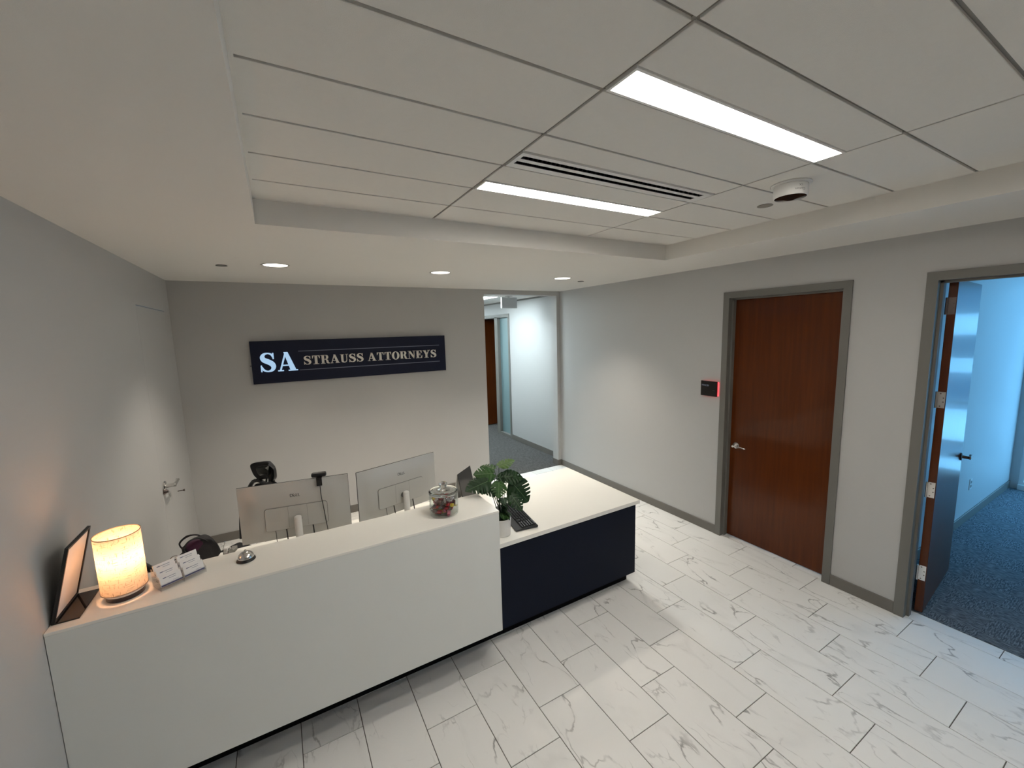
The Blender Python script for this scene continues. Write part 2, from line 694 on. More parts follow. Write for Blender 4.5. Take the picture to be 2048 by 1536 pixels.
def floor_tile(x0, x1, y0, y1):
    w, l = round(x1 - x0, 4), round(y1 - y0, 4)
    me = tile_cache.get((w, l))
    if me is None:
        b = BM()
        g = 0.0022
        box(b, -w / 2 + g, w / 2 - g, -l / 2 + g, l / 2 - g, -0.006, 0.0, 0.0008)
        bmesh.ops.recalc_face_normals(b, faces=b.faces[:])
        me = bpy.data.meshes.new('floor_tile')
        b.to_mesh(me)
        b.free()
        me.materials.append(M['marble'])
        tile_cache[(w, l)] = me
    o = bpy.data.objects.new('floor_tile', me)
    col.objects.link(o)
    o.parent = floor
    o.location = ((x0 + x1) / 2, (y0 + y1) / 2, 0)


for k in range(-7, 10):
    x0, x1 = FX1 + FW * (k - 1), FX1 + FW * k
    xa, xb = max(x0, XL), min(x1, 0.145)
    if xb - xa < 0.03:
        continue
    base = -3.387 + 0.2000 * k
    n0 = math.floor((0.0 - base) / FL) + 1
    y1 = base + FL * n0
    while y1 > -7.3:
        y0 = y1 - FL
        ya, yb = max(y0, YF), min(y1, 0.0)
        # beyond the wall line only the strips inside the two doorways are tiled
        for lo_y, hi_y in ([(-5.20, -4.15), (-3.66, -2.73)] if k == 9 else [(YF, 0.0)]):
            if min(yb, hi_y) - max(ya, lo_y) > 0.03:
                floor_tile(xa, xb, max(ya, lo_y), min(yb, hi_y))
        y1 -= FL

# ceiling: plaster soffit ring + lay-in tiles
bm = BM()
box(bm, XL - .1, SX0, YF, 0.0, ZS, 3.0)
box(bm, SX1, 0.12, YF, 0.0, ZS, 3.0)
box(bm, SX0, SX1, SYB, 0.0, ZS, 3.0)
box(bm, SX0, SX1, YF, SYF, ZS, 3.0)
box(bm, SX0, SX1, SYF, SYB, 2.96, 3.0)
ceiling = struct('ceiling', bm, M['soffit'], 'white soffit ceiling around a recessed tray of long lay-in tiles')

LIGHTS = [(-4.285, -4.182), (-3.357, -3.254), (-5.211, -5.108), (-6.137, -6.034)]   # y ranges, x from CX0 to CX0+CTX
VENT = (-3.702, -3.560)
rows = [CY0 + CTY * k for k in range(-9, 6)] + [SYB]
cols = [SX0, CX0, CX0 + CTX, SX1]
GAP = 0.006
ctile_cache = {}


def ctile(x0, x1, y0, y1):
    x0, x1, y0, y1 = x0 + GAP, x1 - GAP, y0 + GAP, y1 - GAP
    w, l = round(x1 - x0, 4), round(y1 - y0, 4)
    if l < 0.01:
        return
    me = ctile_cache.get((w, l))
    if me is None:
        b = BM()
        box(b, -w / 2, w / 2, -l / 2, l / 2, 0, 0.018, 0.0012)
        bmesh.ops.recalc_face_normals(b, faces=b.faces[:])
        me = bpy.data.meshes.new('ceiling_tile')
        b.to_mesh(me)
        b.free()
        me.materials.append(M['ctile'])
        ctile_cache[(w, l)] = me
    o = bpy.data.objects.new('ceiling_tile', me)
    col.objects.link(o)
    o.parent = ceiling
    o.location = ((x0 + x1) / 2, (y0 + y1) / 2, ZC)


for r0, r1 in zip(rows[:-1], rows[1:]):
    if r0 < SYF:
        r0 = SYF
    for ci in range(3):
        cuts = []
        if ci == 1:
            for (a, b_) in LIGHTS + [VENT]:
                mid = (a + b_) / 2
                if r0 < mid < r1:
                    cuts.append((a - 0.012, b_ + 0.012))
        if not cuts:
            ctile(cols[ci], cols[ci + 1], r0, r1)
        else:
            a, b_ = cuts[0]
            if a - r0 > 0.03:
                ctile(cols[ci], cols[ci + 1], r0, a + GAP)
            if r1 - b_ > 0.03:
                ctile(cols[ci], cols[ci + 1], b_ - GAP, r1)
bm = BM()
for y in rows[:-1]:
    if y > SYF:
        box(bm, SX0, SX1, y - .008, y + .008, ZC + 0.009, ZC + 0.020)
for x in cols[1:3]:
    box(bm, x - .008, x + .008, SYF, SYB, ZC + 0.007, ZC + 0.020)
obj('ceiling_grid', bm, M['tbar'], ceiling)
bm = BM()                                    # thin wall angle around the tray
box(bm, SX0, SX0 + 0.012, SYF, SYB, ZC - 0.001, ZC + 0.003)
box(bm, SX1 - 0.012, SX1, SYF, SYB, ZC - 0.001, ZC + 0.003)
box(bm, SX0, SX1, SYB - 0.012, SYB, ZC - 0.001, ZC + 0.003)
obj('wall_angle', bm, M['ctile'], ceiling)

# walls
D1 = (-3.656, -2.733)     # closed door opening (inside of frame face)
D2 = (-5.093, -4.170)      # open door opening
DH = 2.420
WT = 0.135                # wall thickness
FF = 0.054                # frame face width


def panel_wall(bm, x0, x1, ya, yb, z1, openings):
    """wall along y with door openings [(y0, y1, h)]"""
    ys = sorted(openings)
    cur = ya
    for (a, b_, h) in ys:
        box(bm, x0, x1, cur, a, 0, z1)
        box(bm, x0, x1, a, b_, h, z1)
        cur = b_
    box(bm, x0, x1, cur, yb, 0, z1)


bm = BM()
panel_wall(bm, 0.0, WT, YF, 0.0, 3.0, [(D2[0], D2[1], DH), (D1[0], D1[1], DH)])
wall_right = struct('wall_right', bm, M['wall'], 'pale grey right wall with two doorways')
J3 = (-1.114, -0.220, 2.432)
bm = BM()
panel_wall(bm, XL - 0.10, XL, YF, 0.0, 3.0, [J3])
wall_left = struct('wall_left', bm, M['wall'], 'pale grey left wall beside the reception desk')
OX0, OX1, OZ = -1.288, -0.060, 2.674
BT = 0.14
bm = BM()
box(bm, XL - .1, OX0, 0.0, BT, 0, 3.0)
box(bm, OX1, 0.12, 0.0, BT, 0, 3.0)
box(bm, OX0, OX1, 0.0, BT, OZ, 3.0)
wall_back = struct('wall_back', bm, M['wall'], 'pale grey rear wall carrying the navy sign')
bm = BM()
box(bm, XL - .1, 0.15, YF - .1, YF, 0, 3.0)
struct('wall_front', bm, M['wall'], 'grey wall behind the viewer')

# baseboards
BH, BTk = 0.092, 0.011


def baseboard(name, segs, material=M['rubber'], label=None):
    b = BM()
    for s in segs:
        box(b, *s, 0, BH, 0.003)
    return struct(name, b, material, label)


baseboard('baseboard_right', [(-BTk, 0, D1[1] + FF, 0.0), (-BTk, 0, D2[1] + FF, D1[0] - FF), (-BTk, 0, YF, D2[0] - FF)],
          label='taupe rubber baseboard along the right wall')
baseboard('baseboard_back', [(XL, OX0, -BTk, 0), (OX1, 0, -BTk, 0), (OX1 - BTk, OX1, -BTk, BT)],
          label='taupe rubber baseboard along the sign wall')
baseboard('baseboard_left', [(XL, XL + BTk, J3[1], 0), (XL, XL + BTk, -1.90, J3[0]), (XL, XL + BTk, YF, NY)],
          label='taupe rubber baseboard along the left wall')


# ------------------------------------------------------------------ doors
def door_frame(bm, x0, y0, y1, h, depth=WT, both=True):
    """hollow-metal frame in a wall along y; x0 = room face of wall, opening y0..y1 inside faces"""
    f = FF
    proud = 0.012
    for s in ((-proud, 0.0), (depth, depth + proud)):
        box(bm, x0 + s[0], x0 + s[1] + (0.002 if s[0] < 0 else 0), y0 - f, y0, 0, h + f)
        box(bm, x0 + s[0], x0 + s[1] + (0.002 if s[0] < 0 else 0), y1, y1 + f, 0, h + f)
        box(bm, x0 + s[0], x0 + s[1] + (0.002 if s[0] < 0 else 0), y0, y1, h, h + f)
    box(bm, x0 - proud, x0 + depth + proud, y0, y0 + 0.004, 0, h)
    box(bm, x0 - proud, x0 + depth + proud, y1 - 0.004, y1, 0, h)
    box(bm, x0 - proud, x0 + depth + proud, y0, y1, h - 0.004, h)
    # stop
    box(bm, x0 + 0.040, x0 + 0.082, y0 + 0.004, y0 + 0.020, 0, h - .004)
    box(bm, x0 + 0.040, x0 + 0.082, y1 - 0.020, y1 - 0.004, 0, h - .004)
    box(bm, x0 + 0.040, x0 + 0.082, y0 + 0.004, y1 - 0.004, h - 0.020, h - .004)


def lever(parent, material, mx, name='lever_handle', length=0.115):
    """lever on a door face: local x along the lever, local y = out of the face (negative)"""
    b = BM()
    lathe(b, (0, 0, 0), [(0, 0), (0.030, 0), (0.032, 0.006), (0.028, 0.011), (0.013, 0.013), (0.011, 0.045), (0.014, 0.052), (0.012, 0.060), (0, 0.061)], 24, 'Y')
    for v in b.verts:
        v.co.y = -v.co.y
    tube(b, [(0, -0.053, 0), (0.03, -0.054, 0.001), (0.075, -0.053, 0.002), (length - .008, -0.050, -0.002), (length, -0.040, -0.003)], 0.0095, 10, 6, 0.0075)
    for v in b.verts:
        v.co = mx @ v.co
    return obj(name, b, material, parent, True)


def hinge_mesh(bm, mx):
    """local: leaf in the x-z plane facing -y, knuckle at x = 0"""
    vs = box(bm, 0.0, 0.036, -0.003, 0.0, -0.056, 0.056, 0.0008, mx=mx)
    for i in range(5):
        z = -0.056 + i * 0.0226
        t = lathe(bm, (0, 0, 0), [(0, 0), (0.006, 0), (0.006, 0.021), (0, 0.021)], 10)
        for v in t:
            v.co = mx @ (v.co + Vector((-0.005, -0.004, z)))


# door_1: closed, cherry veneer
d1 = thing('door_1', 'closed cherry wood door with chrome lever in a taupe frame', None, (0, 0, 0), kind='structure')
bm = BM()
door_frame(bm, 0.0, D1[0], D1[1], DH)
obj('door_frame', bm, M['taupe'], d1)
bm = BM()
box(bm, 0.084, 0.128, D1[0] + .007, D1[1] - .007, 0.008, DH - .008, 0.0015)
leaf1 = obj('door_leaf', bm, M['wood'], d1)
lv = lever(d1, M['chrome'], Matrix.Translation((0.084, -2.812, 0.965)) @ Matrix.Rotation(-PI / 2, 4, 'Z'))
bm = BM()
box(bm, 0.0835, 0.0845, -2.752, -2.742, 0.93, 1.05)
obj('strike_plate', bm, M['chrome'], d1)

# door_2: open cherry door into the blue office
d2 = thing('door_2', 'open cherry wood door swung into the blue office', None, (0, 0, 0), kind='structure')
bm = BM()
door_frame(bm, 0.0, D2[0], D2[1], DH)
obj('door_frame', bm, M['taupe'], d2)
HX, HY = WT + 0.010, -4.188
ang2 = math.radians(5.2)
LM = Matrix.Translation((HX, HY, 0)) @ Matrix.Rotation(ang2, 4, 'Z')
bm = BM()
box(bm, 0.004, 0.915, -0.044, 0.0, 0.012, DH + 0.004, 0.0015)
for v in bm.verts:
    v.co = LM @ v.co
leaf2 = obj('door_leaf', bm, M['wood'], d2)
for z, mm in ((2.250, 'darksteel'), (1.607, 'steel'), (0.954, 'chrome'), (0.318, 'chrome')):
    bm = BM()
    # plate on the hinge edge (faces -x)
    box(bm, 0.001, 0.004, -0.040, -0.004, z - .057, z + .057, 0.0006)
    box(bm, -0.016, 0.001, -0.0055, -0.003, z - .057, z + .057)
    t = lathe(bm, (-0.006, 0.003, z - .057), [(0, 0), (0.0065, 0), (0.0065, 0.114), (0, 0.114)], 12)
    for v in bm.verts:
        v.co = LM @ v.co
    hg = obj('hinge', bm, M[mm], d2)
    bm = BM()
    for (yy, zz) in ((-0.016, .044), (-0.031, .014), (-0.031, -.014), (-0.016, -.044)):
        t = lathe(bm, (0, 0, 0), [(0, 0), (0.0042, 0), (0.0035, 0.0012), (0, 0.0014)], 10, 'X')
        for v in t:
            v.co = LM @ (Vector((0.001 - v.co.x, yy + v.co.y, z + zz + v.co.z)))
    obj('screw', bm, M['darksteel'], hg)
lever(d2, M['darksteel'], LM @ Matrix.Translation((0.850, -0.044, 1.035)) @ Matrix.Rotation(0, 4, 'Z'), length=0.11).scale = (1, 1, 1)
lever(d2, M['darksteel'], LM @ Matrix.Translation((0.850, 0.0, 1.035)) @ Matrix.Scale(-1, 4, (0, 1, 0)), length=0.11)

# door_3: flush wall-coloured door in the left wall
d3 = thing('door_3', 'flush grey door hidden in the left wall with small chrome lever', None, (0, 0, 0), kind='structure')
bm = BM()
box(bm, XL - 0.05, XL, J3[0] + .0012, J3[1] - .0012, 0.006, J3[2] - .006)
obj('door_leaf', bm, M['wall'], d3)
l3 = lever(d3, M['chrome'], Matrix.Translation((XL, -1.060, 1.012)) @ Matrix.Rotation(PI / 2, 4, 'Z') @ Matrix.Scale(1.3, 4), length=0.125)
bm = BM()
lathe(bm, (XL, -1.085, 0.975), [(0, 0), (0.022, 0), (0.024, 0.005), (0.016, 0.016), (0.009, 0.030), (0, 0.031)], 20, 'X')
obj('lock_cylinder', bm, M['darksteel'], d3, True)
kk = thing('key', 'metal key hanging from lock of the hidden left door', 'key', (XL + 0.031, -1.085, 0.975))
bm = BM()
box(bm, 0.0002, 0.0022, -0.010, 0.010, -0.026, -0.002, 0.001)
obj('key_bow', bm, M['chrome'], kk)
bm = BM()
tube(bm, [(0.001, 0, -0.024), (0.004, 0.004, -0.045), (0.003, 0.010, -0.075)], 0.0022, 6, 4)
obj('key_ring', bm, M['chrome'], kk)
bm = BM()
lathe(bm, (XL + 0.002, -0.640, 0.830), [(0, 0), (0.004, 0), (0.004, 0.034), (0.012, 0.05), (0, 0.052)], 14, 'X')
hk = obj('coat_hook', bm, M['darksteel'], None, True)
tag(hk, 'small dark hook on left wall beneath the lever tip', 'hook')
hk.location.x = -0.002

# ------------------------------------------------------------------ corridor behind the sign wall
KX = 0.150                 # corridor right wall
SLY0, SLY1, DRY1 = 1.845, 2.43, 3.28
bm = BM()
box(bm, -1.60, KX + .2, 0.0, 7.0, -0.10, 0.002)
fc = struct('floor', bm, M['carpet_grey'], 'grey carpet of the corridor behind the sign wall')
bm = BM()
box(bm, -1.60, KX + .13, BT, 7.0, 2.735, 2.85)
cc = struct('ceiling', bm, M['soffit'], 'white corridor ceiling')
bm = BM()
panel_wall(bm, KX, KX + .12, BT, 7.0, 2.85, [(SLY0 + .05, DRY1, 2.45)])
struct('wall_corridor_right', bm, M['wall'], 'pale corridor wall seen through the opening')
bm = BM()
box(bm, -1.60, -1.50, BT, 7.0, 0, 2.85)
struct('wall_corridor_left', bm, M['wall'], 'left corridor wall')
bm = BM()
box(bm, -1.60, KX + .12, 7.0, 7.1, 0, 2.85)
struct('wall_corridor_end', bm, M['wall'], 'corridor end wall')
bm = BM()
box(bm, KX - 0.012, KX, BT, SLY0, 0.002, BH + 0.004, 0.002)
struct('baseboard_corridor', bm, M['rubber'], 'dark baseboard along the corridor wall')
bm = BM()
box(bm, KX - 0.018, KX, BT, 7.0, 2.708, 2.735)
struct('trim_1', bm, M['taupe'], 'thin grey ceiling trim along the corridor wall')
# sidelight + doorway
w1 = thing('window_1', 'frosted sidelight in a grey frame beside the corridor door', None, (0, 0, 0), kind='structure')
bm = BM()
x0, x1 = KX - 0.012, KX + 0.12
box(bm, x0, x1, SLY0, SLY0 + .055, 0, 2.495)
box(bm, x0, x1, SLY1 - .10, SLY1 + .03, 0, 2.45)
box(bm, x0, x1, SLY0 + .055, DRY1, 2.430, 2.495)
box(bm, x0, x1, SLY0 + .055, SLY1 - .10, 0, 0.055)
box(bm, x0, x1, DRY1, DRY1 + .055, 0, 2.495)
obj('window_frame', bm, M['taupe'], w1)
bm = BM()
box(bm, KX + 0.05, KX + 0.058, SLY0 + .055, SLY1 - .10, 0.055, 2.430)
obj('pane', bm, M['frost'], w1)
d4 = thing('door_4', 'cherry wood door standing open off the corridor', None, (0, 0, 0), kind='structure')
bm = BM()
box(bm, KX + 0.125, KX + 1.02, 3.215, 3.259, 0.012, 2.42, 0.001)
obj('door_leaf', bm, M['wood'], d4)
lever(d4, M['chrome'], Matrix.Translation((KX + .95, 3.215, 1.0)) @ Matrix.Rotation(PI, 4, 'Y'))
# small room behind the sidelight
bm = BM()
box(bm, KX + .2, 2.2, 1.5, 4.2, -0.10, 0.002)
struct('floor', bm, M['carpet_grey'], 'grey carpet of the room off the corridor')
bm = BM()
box(bm, KX + .12, 2.2, 1.40, 1.5, 0, 2.85)
box(bm, KX + .12, 2.2, 4.2, 4.3, 0, 2.85)
box(bm, 2.2, 2.3, 1.40, 4.3, 0, 2.85)
struct('wall_side_room', bm, M['wall'], 'walls of the room off the corridor')
bm = BM()
box(bm, KX + .12, 2.2, 1.40, 4.3, 2.80, 2.85)
struct('ceiling', bm, M['soffit'], 'ceiling of the room off the corridor')

# corridor troffers
for i, yc in enumerate((1.22, 3.6, 5.9)):
    t = thing('corridor_light', ['white recessed corridor light beside the exit sign', 'second recessed light down the corridor',
                                 'farthest recessed light in the corridor'][i], 'ceiling light', (-0.855, yc, 2.735), group='corridor ceiling lights')
    bm = BM()
    for (a, b_, c, d) in ((-.31, .31, -.31, -.285), (-.31, .31, .285, .31), (-.31, -.285, -.285, .285), (.285, .31, -.285, .285)):
        box(bm, a, b_, c, d, -0.012, 0.0)
    obj('light_frame', bm, M['wtrim'], t)
    bm = BM()
    box(bm, -.285, .285, -.285, .285, -0.006, -0.001)
    obj('diffuser', bm, M['corr_lit'], t)

# exit sign (seen from its blank back)
t = thing('exit_sign', 'grey blank back of an exit sign hung in corridor opening', 'sign', (-0.405, 0.86, 2.735))
bm = BM()
box(bm, -0.145, 0.145, -0.022, 0.022, -0.200, -0.022, 0.006, 2)
obj('sign_box', bm, M['exitbox'], t)
bm = BM()
cyl(bm, (0, 0, -0.030), 0.018, 0.024, 16)
lathe(bm, (0, 0, -0.012), [(0, 0), (0.062, 0.004), (0.066, 0.012), (0, 0.012)], 24)
obj('canopy', bm, M['exitbox'], t, True)

# ------------------------------------------------------------------ blue office behind door_2
OY1 = -3.940
OXE = 4.16
bm = BM()
box(bm, 0.146, OXE + 0.1, -8.6, OY1, -0.10, 0.003)
struct('floor', bm, M['carpet_office'], 'blue-grey textured carpet of the office')
bm = BM()
box(bm, WT, OXE, OY1, OY1 + .1, 0, 2.85)
struct('wall_office_side', bm, M['wall'], 'office side wall lit blue by daylight')
bm = BM()
box(bm, WT, OXE, -8.7, -8.6, 0, 2.85)
struct('wall_office_front', bm, M['wall'], 'far office wall')
bm = BM()
box(bm, WT, OXE + .1, -8.7, OY1 + .1, 2.78, 2.85)
struct('ceiling', bm, M['soffit'], 'white office ceiling')
bm = BM()
box(bm, OXE, OXE + 0.1, OY1 - 0.075, OY1 + .1, 0, 2.85)
box(bm, OXE, OXE + 0.1, -8.7, -8.3, 0, 2.85)
box(bm, OXE, OXE + 0.1, -8.3, OY1 - .075, 2.62, 2.85)
struct('wall_office_end', bm, M['wall'], 'office end wall around the window')
bm = BM()
box(bm, WT + .01, OXE, OY1 - 0.012, OY1, 0.003, 0.10, 0.004)
struct('baseboard_office', bm, M['rubber'], 'blue lit baseboard along the office wall')
w2 = thing('window_2', 'bright floor-to-ceiling office window with white sill', None, (0, 0, 0), kind='structure')
bm = BM()
box(bm, OXE - 0.03, OXE + 0.07, -8.3, OY1 - .075, 0.003, 0.065)
obj('sill', bm, M['wtrim'], w2)
bm = BM()
for z0, z1 in ((0.065, 0.10), (0.46, 0.51), (1.02, 1.06), (2.57, 2.62)):
    box(bm, OXE + 0.01, OXE + 0.06, -8.3, OY1 - .075, z0, z1)
for yc in (-4.035, -5.5, -6.9, -8.28):
    box(bm, OXE + 0.012, OXE + 0.058, yc - .02, yc + .02, 0.10, 2.57)
obj('mullions', bm, M['wtrim'], w2)
bm = BM()
box(bm, OXE + 0.030, OXE + 0.036, -8.3, OY1 - .08, 0.08, 2.6)
obj('pane', bm, M['wglass'], w2)
# daylight portal helps sampling of the sky through that window
ld = bpy.data.lights.new('window_portal', 'AREA')
ld.shape = 'RECTANGLE'
ld.size = 4.2
ld.size_y = 2.5
ld.cycles.is_portal = True
lo = bpy.data.objects.new('window_portal', ld)
col.objects.link(lo)
lo.location = (OXE + 0.12, -6.15, 1.34)
lo.rotation_euler = (0, PI / 2, 0)
# opposite building, seen only as bands in the polished door
fb = thing('office_building', 'pale banded office building beyond the blue office window', 'building', (17, -2, -9))
z = 0.0
for i in range(13):
    h1, h2 = (0.7, 1.2, 0.5)[i % 3], (1.3, 0.8, 1.0, 0.6)[i % 4]
    bm = BM()
    box(bm, 0, 6, -22, 34, z, z + h1)
    obj('spandrel', bm, M['facade'], fb)
    bm = BM()
    box(bm, 0.25, 6, -22, 34, z + h1, z + h1 + h2)
    obj('window_band', bm, M['facade_dark'], fb)
    z += h1 + h2
# outlet on the office wall
t = thing('wall_outlet', 'white power outlet low on blue office wall', 'outlet', (2.47, OY1, 0.41))
bm = BM()
box(bm, -0.037, 0.037, -0.007, 0.0, -0.06, 0.06, 0.002)
obj('cover_plate', bm, M['outlet'], t)
bm = BM()
for z in (-0.022, 0.022):
    box(bm, -0.017, 0.017, -0.0095, -0.006, z - .014, z + .014, 0.001)
obj('socket', bm, M['silver_dark'], t)

# ------------------------------------------------------------------ ceiling fixtures
lab = ['long lit ceiling panel nearest the camera in front of the round detector', 'long lit ceiling panel behind the black slot air diffuser',
       'lit ceiling panel above the camera', 'lit ceiling panel behind the camera']
for i, (ya, yb) in enumerate(LIGHTS):
    t = thing('ceiling_light', lab[i], 'ceiling light', (CX0 + CTX / 2, (ya + yb) / 2, ZC), group='linear ceiling lights')
    h, w = CTX / 2 - 0.010, (yb - ya) / 2
    bm = BM()
    e = 0.010
    box(bm, -h - .004, h + .004, -w - e, -w, -0.004, 0.02)
    box(bm, -h - .004, h + .004, w, w + e, -0.004, 0.02)
    box(bm, -h - .004, -h + .006, -w, w, -0.004, 0.02)
    box(bm, h - .006, h + .004, -w, w, -0.004, 0.02)
    obj('housing', bm, M['wtrim'], t)
    bm = BM()
    box(bm, -h + .006, h - .006, -w, w, 0.001, 0.006)
    obj('diffuser', bm, M['panel_lit'], t)

t = thing('air_diffuser', 'white linear slot air diffuser with two black slots', 'air vent', (CX0 + CTX / 2, (VENT[0] + VENT[1]) / 2, ZC))
hw, hy = CTX / 2 - 0.008, (VENT[1] - VENT[0]) / 2
bm = BM()
sl = [(-0.046, -0.018), (0.006, 0.034)]
ys_ = [-hy, sl[0][0], sl[0][1], sl[1][0], sl[1][1], hy]
for a, b_ in ((0, 1), (2, 3), (4, 5)):
    box(bm, -hw, hw, ys_[a], ys_[b_], -0.003, 0.010)
for a, b_ in sl:
    box(bm, -hw, -hw + .018, a, b_, -0.003, 0.010)
    box(bm, hw - .05, hw, a, b_, -0.003, 0.010)
obj('vent_frame', bm, M['wtrim'], t)
for a, b_ in sl:
    bm = BM()
    box(bm, -hw + .018, hw - .05, a, b_, 0.050, 0.054)
    box(bm, -hw + .018, hw - .05, a - .002, a, -0.001, 0.054)
    box(bm, -hw + .018, hw - .05, b_, b_ + .002, -0.001, 0.054)
    box(bm, -hw + .016, -hw + .018, a, b_, 0.0, 0.054)
    box(bm, hw - .05, hw - .048, a, b_, 0.0, 0.054)
    obj('slot', bm, M['toe'], t)

for i, (x, y, l) in enumerate(((-3.768, -1.300, 'left recessed down light in soffit above the lamp end'), (-2.391, -1.330, 'middle recessed down light in soffit above the sign'),
                               (-0.945, -1.340, 'right recessed down light in soffit near the corridor opening'))):
    t = thing('downlight', l, 'ceiling light', (x, y, ZS), group='recessed down lights')
    bm = BM()
    lathe(bm, (0, 0, 0), [(0.088, -0.001), (0.090, -0.004), (0.101, -0.003), (0.104, 0.0), (0.088, 0.0)], 40)
    obj('trim_ring', bm, M['darksteel'] if False else M['steel'], t, True)
    bm = BM()
    lathe(bm, (0, 0, -0.0015), [(0, 0), (0.087, 0), (0.087, 0.001), (0, 0.001)], 40)
    obj('lens', bm, M['can_lit'], t)
    sp = bpy.data.lights.new('downlight_beam', 'SPOT')
    sp.energy = DOWN_W
    sp.color = (1.0, 0.90, 0.76)
    sp.spot_size = math.radians(102)
    sp.spot_blend = 0.85
    sp.shadow_soft_size = 0.035
    so = bpy.data.objects.new('downlight_beam', sp)
    col.objects.link(so)
    so.parent = t
    so.location = (0, 0, -0.012)

for (x, y, l) in ((-4.137, -1.16, 'flat concealed sprinkler cover in soffit at far left'), (-0.544, -1.172, 'flat concealed sprinkler cover in soffit near right wall')):
    bm = BM()
    lathe(bm, (0, 0, -0.006), [(0, 0), (0.038, 0), (0.040, 0.002), (0.036, 0.006), (0, 0.006)], 28)
    o = obj('sprinkler_cover', bm, M['silver_dark'], None, True)
    o.location = (x, y, ZS)
    tag(o, l, 'sprinkler')
bm = BM()
lathe(bm, (0, 0, -0.004), [(0, 0), (0.040, 0), (0.042, 0.002), (0.040, 0.004), (0, 0.004)], 28)
o = obj('sprinkler_cover', bm, M['tbar'], None, True)
o.location = (-1.223, -3.708, ZC)
tag(o, 'round flat sprinkler cover on ceiling tile beside the drum detector', 'sprinkler')

# drum-shaped detector
t = thing('smoke_detector', 'white drum-shaped ceiling detector with black underside', 'detector', (-1.487, -3.980, ZC))
bm = BM()
lathe(bm, (0, 0, 0), [(0, 0), (0.088, 0), (0.090, -0.004), (0.086, -0.010), (0, -0.010)], 40)
obj('base_plate', bm, M['wtrim'], t, True)
bm = BM()
lathe(bm, (0, 0, -0.010), [(0.074, 0), (0.075, -0.004), (0.075, -0.050), (0.071, -0.056), (0.066, -0.057)], 40)
obj('drum', bm, M['wtrim'], t, True)
bm = BM()
lathe(bm, (0, 0, -0.067), [(0.070, 0.004), (0.069, 0), (0.030, -0.006), (0.012, -0.012), (0, -0.013)], 40)
obj('sensor_face', bm, M['gloss_black'], t, True)
for txt, z, sz in (('Caution', -0.040, 0.015), ('CK', -0.022, 0.013)):
    # printing wraps around the drum, upside down as seen in the photo
    cu = text_mesh('print', txt, sz, M['ink'], t, Matrix.Identity(4), 0.0)
    me = cu.data
    xs = [v.co.x for v in me.vertices]
    cx = (min(xs) + max(xs)) / 2
    for v in me.vertices:
        a = -2.10 - (v.co.x - cx) / 0.0755
        zz = z - v.co.y
        v.co = Vector((0.0757 * math.cos(a), 0.0757 * math.sin(a), zz))

# ------------------------------------------------------------------ wall sign
def stroke(pts, n=7):
    """closed outline polygon strips from centre line points (x, y, halfwidth)"""
    P = smooth_path([Vector((p[0], p[1], p[2])) for p in pts], n)
    polys = []
    L, R = [], []
    for i, p in enumerate(P):
        a, b_ = P[max(i - 1, 0)], P[min(i + 1, len(P) - 1)]
        d = Vector((b_.x - a.x, b_.y - a.y)).normalized()
        nrm = Vector((-d.y, d.x))
        L.append((p.x + nrm.x * p.z, p.y + nrm.y * p.z))
        R.append((p.x - nrm.x * p.z, p.y - nrm.y * p.z))
    for i in range(len(P) - 1):
        polys.append([L[i], L[i + 1], R[i + 1], R[i]])
    return polys


def rect(x0, x1, y0, y1):
    return [(x0, y0), (x1, y0), (x1, y1), (x0, y1)]


